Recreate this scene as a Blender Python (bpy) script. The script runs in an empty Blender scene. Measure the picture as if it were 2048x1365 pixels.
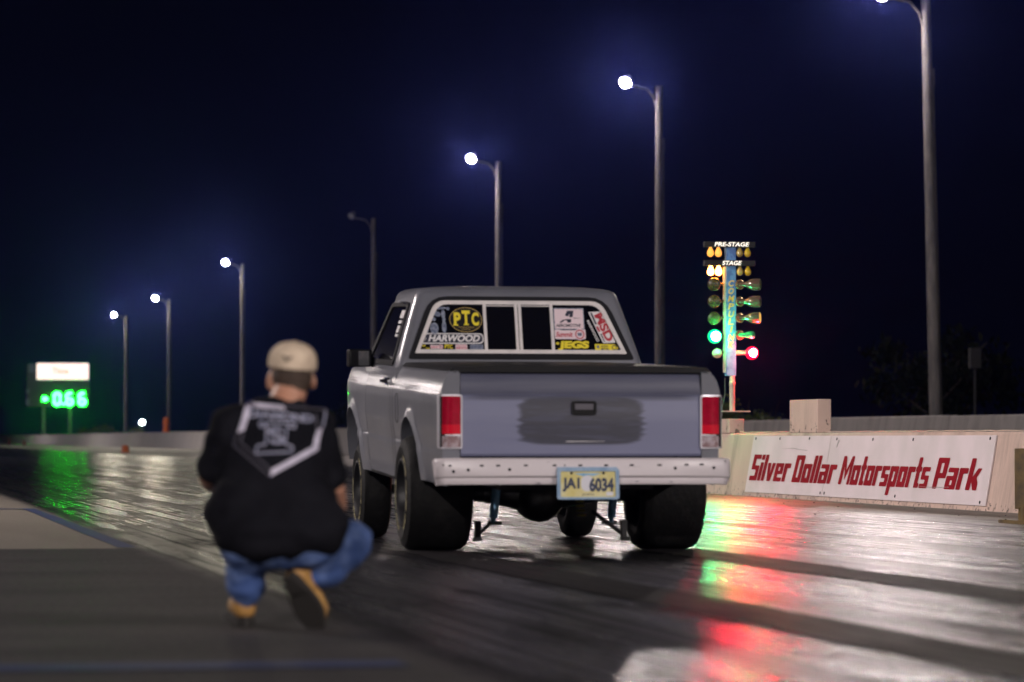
import bpy, bmesh, math, random
from mathutils import Vector, Matrix, Euler
from mathutils.bvhtree import BVHTree
R = math.radians
random.seed(7)
S = bpy.context.scene
COL = S.collection

# ------------------------------------------------------------------ camera, sky, exposure
cam_d = bpy.data.cameras.new("camera")
cam = bpy.data.objects.new("camera", cam_d); COL.objects.link(cam)
cam.location = (0, 0, 0.67)
cam.rotation_euler = (R(90 + 1.59977), 0, R(-10.7065))
cam_d.sensor_width = 36; cam_d.lens = 7000 * 36 / 2048
cam_d.clip_start = 0.1; cam_d.clip_end = 6000
cam_d.dof.use_dof = True; cam_d.dof.focus_distance = 31.0; cam_d.dof.aperture_fstop = 3.0
S.camera = cam

w = bpy.data.worlds.new("World"); S.world = w; w.use_nodes = True
nt = w.node_tree; bg = nt.nodes['Background']
tc = nt.nodes.new('ShaderNodeTexCoord'); sx = nt.nodes.new('ShaderNodeSeparateXYZ')
rp = nt.nodes.new('ShaderNodeValToRGB')
nt.links.new(tc.outputs['Generated'], sx.inputs[0]); nt.links.new(sx.outputs['Z'], rp.inputs[0])
rp.color_ramp.elements[0].position = 0.0; rp.color_ramp.elements[0].color = (.0009, .0009, .0030, 1)
rp.color_ramp.elements[1].position = .5; rp.color_ramp.elements[1].color = (.0007, .0008, .0034, 1)
nt.links.new(rp.outputs[0], bg.inputs[0]); bg.inputs[1].default_value = 1.0

S.view_settings.view_transform = 'Standard'
S.view_settings.look = 'None'; S.view_settings.exposure = 0; S.view_settings.gamma = 1
try:
    S.cycles.use_denoising = True
    S.cycles.sample_clamp_indirect = 4
    S.cycles.max_bounces = 6
    S.cycles.use_light_tree = True
except Exception: pass

LAMP = 2700.0           # radiance of a lit flood lamp lens along the track
START = 33000.0         # the brighter floods round the start area

# ------------------------------------------------------------------ materials
def _n(nt, t, **kw):
    n = nt.nodes.new(t)
    for k, v in kw.items():
        if k.startswith('i_'): n.inputs[k[2:]].default_value = v
        else: setattr(n, k, v)
    return n
def mat(name, c, rough=.5, metal=0, c2=None, scale=6, detail=6, stretch=(1, 1, 1), lo=.4, hi=.65, bump=0, bscale=None,
        spec=.5, coat=0, emit=None, es=0, rough2=None, sheen=0, trans=0):
    m = bpy.data.materials.new(name); m.use_nodes = True
    nt = m.node_tree; p = nt.nodes['Principled BSDF']
    c = tuple(c) + (1,)
    p.inputs['Base Color'].default_value = c; p.inputs['Roughness'].default_value = rough
    p.inputs['Metallic'].default_value = metal; p.inputs['Specular IOR Level'].default_value = spec
    p.inputs['Coat Weight'].default_value = coat; p.inputs['Coat Roughness'].default_value = .12
    p.inputs['Sheen Weight'].default_value = sheen; p.inputs['Transmission Weight'].default_value = trans
    if emit:
        p.inputs['Emission Color'].default_value = tuple(emit) + (1,); p.inputs['Emission Strength'].default_value = es
    if c2 or bump or rough2 is not None:
        t = _n(nt, 'ShaderNodeTexCoord'); mp = _n(nt, 'ShaderNodeMapping'); mp.inputs['Scale'].default_value = stretch
        nt.links.new(t.outputs['Object'], mp.inputs[0])
        no = _n(nt, 'ShaderNodeTexNoise', i_Scale=scale, i_Detail=detail, i_Roughness=.62); nt.links.new(mp.outputs[0], no.inputs[0])
        r = _n(nt, 'ShaderNodeValToRGB'); r.color_ramp.elements[0].position = lo; r.color_ramp.elements[1].position = hi
        nt.links.new(no.outputs[0], r.inputs[0])
        r.color_ramp.elements[0].color = c; r.color_ramp.elements[1].color = (tuple(c2) + (1,)) if c2 else c
        if c2: nt.links.new(r.outputs[0], p.inputs['Base Color'])
        if rough2 is not None:
            mr = _n(nt, 'ShaderNodeMapRange'); mr.inputs[1].default_value = lo; mr.inputs[2].default_value = hi
            mr.inputs[3].default_value = rough; mr.inputs[4].default_value = rough2
            nt.links.new(no.outputs[0], mr.inputs[0]); nt.links.new(mr.outputs[0], p.inputs['Roughness'])
        if bump:
            nb = _n(nt, 'ShaderNodeTexNoise', i_Scale=bscale or scale * 4, i_Detail=5); nt.links.new(mp.outputs[0], nb.inputs[0])
            b = _n(nt, 'ShaderNodeBump', i_Strength=bump, i_Distance=.02); nt.links.new(nb.outputs[0], b.inputs['Height'])
            nt.links.new(b.outputs[0], p.inputs['Normal'])
    return m
def glow(name, c, s):
    return mat(name, (c[0] * .5, c[1] * .5, c[2] * .5), .4, emit=c, es=s)

M = {}
M['steel_pole'] = mat('weathered_pole', (.10, .095, .10), .75, .0, (.20, .185, .18), 3, stretch=(2, 2, .4), bump=.3)
M['housing'] = mat('lamp_housing', (.12, .12, .13), .5)
M['lens_on'] = glow('lit_lamp_lens', (1, .85, .82), LAMP)
M['lens_start'] = glow('lit_start_lamp_lens', (1, .90, .86), START)
M['lens_mid'] = glow('lit_mid_lamp_lens', (1, .88, .85), START * .68)
M['lens_far'] = glow('lit_far_lamp_lens', (1, .90, .70), LAMP * 1.3)
M['lens_off'] = mat('unlit_lamp_lens', (.35, .36, .4), .25)
M['black_plastic'] = mat('black_plastic', (.006, .006, .007), .45, spec=.2)
M['rubber'] = mat('tyre_rubber', (.0065, .0065, .007), .68, c2=(.020, .019, .019), scale=9, detail=9, lo=.5, hi=.8, bump=.25, spec=.2)
M['seal'] = mat('rubber_seal', (.006, .006, .008), .6, spec=.2)
M['dark_metal'] = mat('dark_metal', (.014, .014, .017), .45, .2, bump=.1, scale=15)
M['black_glass'] = mat('dark_window_glass', (.004, .004, .006), .06, spec=.5)
M['chrome'] = mat('chrome', (.8, .8, .82), .15, 1)
M['bezel'] = mat('silver_bezel', (.62, .60, .66), .35, .35)
M['mirror'] = mat('mirror_glass', (.10, .10, .11), .2, .3, (.2, .19, .19), 9)
M['alu'] = mat('aluminium_frame', (.72, .68, .68), .42, .15, (.62, .59, .6), 14)
M['blue_anod'] = mat('blue_painted_metal', (.12, .32, .55), .4, .3, (.28, .45, .62), 25)
M['yellow_spring'] = mat('yellow_metal', (.5, .42, .06), .5)
M['red_metal'] = mat('red_metal', (.5, .02, .03), .5)
M['pale_yellow'] = mat('pale_tyre_lettering', (.42, .38, .2), .7)
M['white'] = mat('white_vinyl', (.72, .70, .72), .5)
M['pink'] = mat('pink_vinyl', (.72, .58, .63), .5)
M['yellow'] = mat('yellow_vinyl', (.75, .62, .02), .5)
M['gold'] = mat('gold_line', (.45, .32, .10), .5)
M['navy'] = mat('navy_vinyl', (.012, .014, .035), .5)
M['red'] = mat('red_vinyl', (.42, .012, .03), .5)
M['grey_blue'] = mat('grey_blue_vinyl', (.09, .11, .18), .6, c2=(.25, .28, .36), scale=60, lo=.45, hi=.6)
M['plate_yellow'] = mat('plate_face', (.58, .50, .17), .45, c2=(.64, .60, .36), scale=10)
M['plate_white'] = mat('plate_pale', (.62, .62, .68), .45)
M['plate_blue'] = mat('plate_frame', (.22, .34, .5), .35, .2, (.35, .46, .6), 12)
M['plate_ink'] = mat('plate_ink', (.02, .03, .07), .5)
M['hole'] = mat('dark_hole', (.006, .006, .012), .8)

# grey primer paint with a hand-sanded dark patch (part of the paint itself)
def paint_mat():
    m = bpy.data.materials.new('grey_primer_paint'); m.use_nodes = True; nt = m.node_tree; p = nt.nodes['Principled BSDF']
    t = _n(nt, 'ShaderNodeTexCoord')
    p.inputs['Coat Weight'].default_value = .35; p.inputs['Coat Roughness'].default_value = .16
    n1 = _n(nt, 'ShaderNodeTexNoise', i_Scale=2.2, i_Detail=6, i_Roughness=.6); nt.links.new(t.outputs['Object'], n1.inputs[0])
    r = _n(nt, 'ShaderNodeValToRGB'); r.color_ramp.elements[0].position = .35; r.color_ramp.elements[1].position = .7
    r.color_ramp.elements[0].color = (.125, .130, .155, 1); r.color_ramp.elements[1].color = (.155, .160, .190, 1)
    nt.links.new(n1.outputs[0], r.inputs[0]); nt.links.new(r.outputs[0], p.inputs['Base Color'])
    mr = _n(nt, 'ShaderNodeMapRange'); mr.inputs[1].default_value = .35; mr.inputs[2].default_value = .7
    mr.inputs[3].default_value = .33; mr.inputs[4].default_value = .40
    nt.links.new(n1.outputs[0], mr.inputs[0]); nt.links.new(mr.outputs[0], p.inputs['Roughness'])
    n2 = _n(nt, 'ShaderNodeTexNoise', i_Scale=3.5, i_Detail=3); nt.links.new(t.outputs['Object'], n2.inputs[0])
    b = _n(nt, 'ShaderNodeBump', i_Strength=.10, i_Distance=.03); nt.links.new(n2.outputs[0], b.inputs['Height']); nt.links.new(b.outputs[0], p.inputs['Normal'])
    return m
M['paint'] = paint_mat()
def gate_mat():
    m = bpy.data.materials.new('sanded_sky_toned_primer'); m.use_nodes = True; nt = m.node_tree; p = nt.nodes['Principled BSDF']
    L = nt.links.new
    t = _n(nt, 'ShaderNodeTexCoord'); sp = _n(nt, 'ShaderNodeSeparateXYZ'); L(t.outputs['Object'], sp.inputs[0])
    mp = _n(nt, 'ShaderNodeMapping'); mp.inputs['Scale'].default_value = (1.2, 1, 16); L(t.outputs['Object'], mp.inputs[0])
    st = _n(nt, 'ShaderNodeTexNoise', i_Scale=2.6, i_Detail=5, i_Roughness=.6); L(mp.outputs[0], st.inputs[0])   # sideways strokes
    def math_(op, a, b):
        n = _n(nt, 'ShaderNodeMath', operation=op)
        for i, v in enumerate((a, b)):
            if isinstance(v, (int, float)): n.inputs[i].default_value = v
            else: L(v, n.inputs[i])
        return n.outputs[0]
    def sm(v, a, b, c=0, d=1):
        n = _n(nt, 'ShaderNodeMapRange', interpolation_type='SMOOTHSTEP')
        n.inputs[1].default_value = a; n.inputs[2].default_value = b; n.inputs[3].default_value = c; n.inputs[4].default_value = d
        L(v, n.inputs[0]); return n.outputs[0]
    wob = math_('MULTIPLY', math_('SUBTRACT', st.outputs[0], .5), .15)
    ax = math_('ABSOLUTE', math_('SUBTRACT', sp.outputs['X'], -.005), 0)
    ax = math_('ADD', ax, wob)
    z = sp.outputs['Z']
    az = math_('ABSOLUTE', math_('SUBTRACT', z, .775), 0)
    pw = lambda v, k: math_('POWER', math_('DIVIDE', v, k), 5.5)
    patch = sm(math_('ADD', pw(ax, .365), pw(az, .140)), 1.25, .62)
    patch = math_('MULTIPLY', patch, sm(st.outputs[0], .34, .55, .8, 1.0))
    wide = math_('MULTIPLY', sm(z, .878, .905), sm(math_('ABSOLUTE', sp.outputs['X'], 0), .72, .55, .3, .8))   # sanded strip under the fold
    wide = math_('MULTIPLY', wide, sm(math_('ADD', z, math_('MULTIPLY', wob, .1)), .93, .915))
    upper_sky = sm(z, .918, .924)  # upper panel darkened in colour for the dark sky it mirrors
    tot = math_('MAXIMUM', patch, math_('MAXIMUM', math_('MULTIPLY', wide, .85), math_('MULTIPLY', upper_sky, .70)))
    mx = _n(nt, 'ShaderNodeMix', data_type='RGBA'); L(tot, mx.inputs[0])
    mx.inputs[6].default_value = (.165, .175, .275, 1); mx.inputs[7].default_value = (.034, .035, .055, 1)
    L(mx.outputs[2], p.inputs['Base Color'])
    L(sm(st.outputs[0], .3, .7, .34, .5), p.inputs['Roughness'])
    b = _n(nt, 'ShaderNodeBump', i_Strength=.06, i_Distance=.01); L(st.outputs[0], b.inputs['Height']); L(b.outputs[0], p.inputs['Normal'])
    return m
M['gate'] = gate_mat()
M['bumper'] = mat('chipped_white_bumper_paint', (.62, .57, .60), .35, c2=(.10, .10, .14), scale=9, detail=10, stretch=(1, 1, 4), lo=.655, hi=.70, bump=.08)
M['lens_red'] = mat('red_light_lens', (.38, .006, .03), .12, c2=(.30, .004, .02), scale=40, coat=.6)
M['lens_red2'] = mat('bright_red_light_lens', (.62, .01, .03), .12, coat=.6)
M['lens_clear'] = mat('clear_light_lens', (.25, .16, .17), .12, c2=(.5, .45, .5), scale=30, coat=.6)

# walls
def wall_mat(name, base, dirt, dz=.2):
    m = bpy.data.materials.new(name); m.use_nodes = True; nt = m.node_tree; p = nt.nodes['Principled BSDF']; L = nt.links.new
    t = _n(nt, 'ShaderNodeTexCoord'); sp = _n(nt, 'ShaderNodeSeparateXYZ'); L(t.outputs['Object'], sp.inputs[0])
    n1 = _n(nt, 'ShaderNodeTexNoise', i_Scale=1.6, i_Detail=8, i_Roughness=.65)
    mp = _n(nt, 'ShaderNodeMapping'); mp.inputs['Scale'].default_value = (1, 1.6, .5); L(t.outputs['Object'], mp.inputs[0]); L(mp.outputs[0], n1.inputs[0])
    n2 = _n(nt, 'ShaderNodeTexNoise', i_Scale=16, i_Detail=8, i_Roughness=.7); L(t.outputs['Object'], n2.inputs[0])
    r1 = _n(nt, 'ShaderNodeValToRGB'); r1.color_ramp.elements[0].position = .35; r1.color_ramp.elements[1].position = .7
    r1.color_ramp.elements[0].color = tuple(base) + (1,); r1.color_ramp.elements[1].color = tuple(v * .84 for v in base) + (1,); L(n1.outputs[0], r1.inputs[0])
    mp3 = _n(nt, 'ShaderNodeMapping'); mp3.inputs['Scale'].default_value = (1, 2.2, .35); L(t.outputs['Object'], mp3.inputs[0])
    n3 = _n(nt, 'ShaderNodeTexNoise', i_Scale=1.1, i_Detail=9, i_Roughness=.72); L(mp3.outputs[0], n3.inputs[0])
    r3 = _n(nt, 'ShaderNodeValToRGB'); r3.color_ramp.elements[0].position = .50; r3.color_ramp.elements[1].position = .68; L(n3.outputs[0], r3.inputs[0])
    m3 = _n(nt, 'ShaderNodeMix', data_type='RGBA'); L(r3.outputs[0], m3.inputs[0]); L(r1.outputs[0], m3.inputs[6]); m3.inputs[7].default_value = tuple(v * .58 for v in base) + (1,)
    # chips, denser towards the foot and the top edge where the paint is scuffed away
    z = _n(nt, 'ShaderNodeMapRange'); z.inputs[1].default_value = 0; z.inputs[2].default_value = dz; z.inputs[3].default_value = .12; z.inputs[4].default_value = 0
    L(sp.outputs['Z'], z.inputs[0])
    a = _n(nt, 'ShaderNodeMath', operation='ADD'); L(n2.outputs[0], a.inputs[0]); L(z.outputs[0], a.inputs[1])
    r2 = _n(nt, 'ShaderNodeValToRGB'); r2.color_ramp.elements[0].position = .655; r2.color_ramp.elements[1].position = .70; L(a.outputs[0], r2.inputs[0])
    mx = _n(nt, 'ShaderNodeMix', data_type='RGBA'); L(r2.outputs[0], mx.inputs[0]); L(m3.outputs[2], mx.inputs[6]); mx.inputs[7].default_value = tuple(dirt) + (1,)
    L(mx.outputs[2], p.inputs['Base Color']); p.inputs['Roughness'].default_value = .75
    b = _n(nt, 'ShaderNodeBump', i_Strength=.25, i_Distance=.01); L(n2.outputs[0], b.inputs['Height']); L(b.outputs[0], p.inputs['Normal'])
    return m
M['wall'] = wall_mat('cream_painted_concrete', (.64, .48, .41), (.12, .09, .08))
M['outer_wall'] = wall_mat('grey_concrete', (.46, .43, .42), (.16, .15, .15), .3)
M['sign_white'] = mat('sign_board', (.76, .66, .69), .6, spec=.2, c2=(.66, .59, .60), scale=1.5, detail=8)
M['sign_red'] = mat('sign_letter_red', (.25, .006, .016), .7, spec=.08, c2=(.30, .008, .02), scale=2)

# track: rubbered lane over concrete, one sheet
def track_mat():
    m = bpy.data.materials.new('rubbered_track'); m.use_nodes = True; nt = m.node_tree; p = nt.nodes['Principled BSDF']; L = nt.links.new
    t = _n(nt, 'ShaderNodeTexCoord'); sp = _n(nt, 'ShaderNodeSeparateXYZ'); L(t.outputs['Object'], sp.inputs[0]); X, Y = sp.outputs[0], sp.outputs[1]
    def noise(scale, stretch, detail=6, rough=.6):
        mp = _n(nt, 'ShaderNodeMapping'); mp.inputs['Scale'].default_value = stretch; L(t.outputs['Object'], mp.inputs[0])
        n = _n(nt, 'ShaderNodeTexNoise', i_Scale=scale, i_Detail=detail, i_Roughness=rough); L(mp.outputs[0], n.inputs[0]); return n.outputs[0]
    def mt(op, a, b):
        n = _n(nt, 'ShaderNodeMath', operation=op)
        for i, v in enumerate((a, b)):
            if isinstance(v, (int, float)): n.inputs[i].default_value = v
            else: L(v, n.inputs[i])
        return n.outputs[0]
    def sm(v, a, b, c=0, d=1):
        n = _n(nt, 'ShaderNodeMapRange', interpolation_type='SMOOTHSTEP')
        n.inputs[1].default_value = a; n.inputs[2].default_value = b; n.inputs[3].default_value = c; n.inputs[4].default_value = d
        L(v, n.inputs[0]); return n.outputs[0]
    def mix(f, a, b):
        n = _n(nt, 'ShaderNodeMix', data_type='RGBA'); L(f, n.inputs[0])
        for i, v in ((6, a), (7, b)):
            if isinstance(v, tuple): n.inputs[i].default_value = v + (1,)
            else: L(v, n.inputs[i])
        return n.outputs[2]
    streak = noise(1.0, (4.5, .07, 1), 9, .70)      # long tyre streaks
    thin = noise(1.0, (17, .10, 1), 5, .65)
    scuff = noise(1.0, (3.0, .55, 1), 8, .68)
    ripple = noise(1.0, (7, 2.2, 1), 6, .6)
    grain = noise(34, (1, 1, 1), 4, .6)
    blot = noise(.8, (1, .5, 1), 6, .6)
    wob = mt('MULTIPLY', mt('SUBTRACT', blot, .5), .9)
    xa = mt('ADD', X, mt('MULTIPLY', wob, .25))
    left_in = sm(xa, 1.62, 1.86)
    core = sm(mt('ADD', X, mt('MULTIPLY', wob, .5)), 5.55, 5.05)                   # black groove of the lane
    right_in = sm(mt('ADD', X, wob), 9.7, 8.6)
    far_r = mt('MULTIPLY', sm(Y, 46, 60), sm(mt('ADD', X, wob), 12.6, 11.4))
    core = mt('MULTIPLY', left_in, mt('MAXIMUM', core, far_r))
    rub = mt('MULTIPLY', left_in, mt('MAXIMUM', mt('MAXIMUM', right_in, far_r), core))
    conc = mix(sm(streak, .35, .65), (.24, .215, .19), (.17, .155, .14))
    near = mix(sm(noise(1.0, (.45, 2.2, 1), 7, .65), .36, .62), (.040, .036, .038), (.019, .018, .020))  # nearer concrete painted darker to stand for its weak light
    leftc = mix(sm(Y, 21.45, 21.55), near, (.15, .134, .114))
    conc = mix(sm(X, 1.9, 2.1), leftc, conc)
    corec = mix(sm(streak, .3, .7), (.006, .006, .008), (.015, .0148, .018))
    shoulder = mix(sm(streak, .35, .62), (.115, .106, .112), (.05, .048, .053))
    shoulder = mix(sm(scuff, .56, .66), shoulder, (.035, .04, .05))
    shoulder = mix(sm(thin, .60, .66), shoulder, (.03, .03, .035))
    col = mix(rub, conc, mix(core, shoulder, corec))
    joint = mt('MULTIPLY', mt('LESS_THAN', mt('ABSOLUTE', mt('SUBTRACT', Y, 21.35), 0), .16), mt('LESS_THAN', X, 1.75))
    col = mix(mt('MULTIPLY', joint, .8), col, (.02, .02, .022))
    L(col, p.inputs['Base Color'])
    rr = mt('ADD', sm(streak, .3, .7, .20, .33), mt('ADD', sm(thin, .52, .68, 0, .16), sm(scuff, .5, .68, 0, .14)))
    rc = sm(grain, .3, .7, .52, .66)
    ro = _n(nt, 'ShaderNodeMix', data_type='FLOAT'); L(rub, ro.inputs[0]); L(rc, ro.inputs[2]); L(rr, ro.inputs[3])
    L(ro.outputs[0], p.inputs['Roughness'])
    h = mt('ADD', mt('MULTIPLY', mt('MULTIPLY', streak, rub), .9), mt('ADD', mt('MULTIPLY', ripple, .55), mt('ADD', mt('MULTIPLY', mt('MULTIPLY', thin, rub), .35), mt('MULTIPLY', grain, .12))))
    b = _n(nt, 'ShaderNodeBump', i_Strength=.7, i_Distance=.016); L(h, b.inputs['Height']); L(b.outputs[0], p.inputs['Normal'])
    sp_ = mt('MULTIPLY', sm(thin, .47, .60, .5, .06), mt('MULTIPLY', sm(scuff, .50, .66, 1, .35), sm(streak, .45, .64, 1, .35)))
    sp_ = mt('MULTIPLY', sp_, sm(mt('MULTIPLY', core, sm(Y, 26, 22)), 0, 1, 1, .45))
    spm = _n(nt, 'ShaderNodeMix', data_type='FLOAT'); L(rub, spm.inputs[0]); spm.inputs[2].default_value = .28; L(sp_, spm.inputs[3])
    L(spm.outputs[0], p.inputs['Specular IOR Level'])
    return m
M['track'] = track_mat()
M['apron'] = mat('pale_concrete', (.36, .33, .31), .6, c2=(.28, .26, .25), scale=.6, detail=8, bump=.1)
M['earth'] = mat('dark_earth', (.035, .032, .022), .9, c2=(.05, .055, .022), scale=.4, detail=8, bump=.3)
M['tyre_mark'] = mat('fresh_rubber_mark', (.010, .009, .010), .5, c2=(.018, .016, .019), scale=3, stretch=(6, .3, 1), rough2=.66, spec=.10)
M['blue_line'] = mat('blue_line_paint', (.022, .034, .10), .5, c2=(.04, .045, .06), scale=6, lo=.5, hi=.75)
M['leaf'] = mat('leaf_green', (.055, .085, .025), .7, c2=(.09, .11, .03), scale=2)
M['leaf2'] = mat('leaf_dark', (.006, .009, .005), .8, spec=.1, c2=(.011, .013, .006), scale=2)
M['bush_leaf'] = mat('dry_bush_leaf', (.12, .12, .03), .7, c2=(.08, .10, .03), scale=1)
M['bark'] = mat('bark', (.05, .04, .03), .9, bump=.4)
M['old_cone'] = mat('faded_brown_plastic', (.12, .035, .012), .8)
M['cone'] = mat('orange_plastic', (.75, .16, .02), .5)
M['post_cream'] = mat('cream_painted_steel', (.62, .50, .42), .5, c2=(.5, .4, .34), scale=12)
M['brown'] = mat('worn_yellow_steel', (.16, .10, .025), .5, c2=(.07, .045, .02), scale=7)
M['tree_blue'] = mat('blue_vinyl_wrap', (.02, .12, .40), .4, c2=(.06, .24, .56), scale=7, lo=.45, hi=.55)
M['tree_gold'] = mat('gold_lettering', (.70, .45, .08), .4)
M['bulb_amber_lit'] = glow('amber_bulb_lit', (1, .42, .07), 1.3)
M['bulb_stage_lit'] = glow('stage_bulb_lit', (1, .36, .06), 32)
M['bulb_yellow'] = mat('yellow_bulb', (.62, .44, .02), .2, coat=.5)
M['bulb_olive'] = mat('dull_yellow_bulb', (.38, .29, .10), .25, c2=(.5, .36, .06), scale=40, coat=.5)
M['green_lit'] = glow('green_lamp_core', (.02, 1.0, .27), 1050)
M['green_rim'] = glow('green_lamp_lens', (.0, 1.0, .32), 1.3)
M['red_rim'] = glow('red_lamp_lens', (1, .0, .045), 1.5)
M['red_lit'] = glow('red_lamp_lit', (1, .010, .035), 4200)
M['amber_face'] = glow('amber_lamp_face', (1, .58, .12), .75)
M['reflector'] = mat('lamp_reflector', (.50, .36, .22), .25, .8)
M['glassy'] = mat('lamp_glass_body', (.18, .13, .10), .12, .5, coat=.8)
M['led_face'] = mat('dark_lamp_face', (.012, .014, .008), .35, c2=(.28, .28, .02), scale=110, detail=1, lo=.60, hi=.64)
M['pink_face'] = mat('pink_lamp_face', (.55, .33, .29), .4, c2=(.42, .25, .22), scale=40)
M['green_bulb'] = mat('green_glass_bulb', (.03, .22, .12), .1, coat=.8)
M['text_lit'] = glow('lit_white_lettering', (1, .93, .82), 1.1)
M['board_lit'] = glow('lit_sign_panel', (1, .80, .72), 1.5)
M['board_print'] = glow('lit_sign_print', (.9, .35, .22), 1.0)
M['digit'] = glow('green_digit', (.004, 1.0, .012), 200)
M['dim'] = mat('dark_weathered_metal', (.012, .012, .015), .8)
M['board'] = mat('score_board_case', (.05, .05, .055), .6, c2=(.07, .07, .07), scale=.4)
M['far_white'] = glow('far_white_lamp', (.9, 1, .95), 60)
# clothing
M['skin'] = mat('skin', (.42, .22, .15), .5, c2=(.36, .17, .11), scale=18, spec=.4)
M['hair'] = mat('short_brown_hair', (.05, .028, .018), .7, c2=(.03, .018, .012), scale=60, bump=.4)
M['cap'] = mat('beige_cap_cloth', (.56, .45, .34), .85, c2=(.46, .36, .27), scale=22, bump=.15)
M['shirt'] = mat('black_cotton', (.0055, .0055, .008), .95, c2=(.009, .009, .0125), scale=6, bump=.5, bscale=7, spec=.08)
M['print'] = mat('shirt_print', (.50, .47, .58), .8, c2=(.40, .38, .48), scale=25)
M['print_dim'] = mat('shirt_print_dim', (.07, .065, .09), .8)
M['print_mid'] = mat('shirt_print_mid', (.24, .24, .32), .8, c2=(.15, .16, .24), scale=40)
M['denim'] = mat('blue_denim', (.026, .058, .18), .85, c2=(.19, .27, .50), scale=7, bump=.6, bscale=16, lo=.42, hi=.75)
M['boot'] = mat('tan_boot_leather', (.40, .22, .06), .6, c2=(.30, .15, .04), scale=16, bump=.2)
M['sole'] = mat('dark_boot_sole', (.014, .012, .011), .8)

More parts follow.
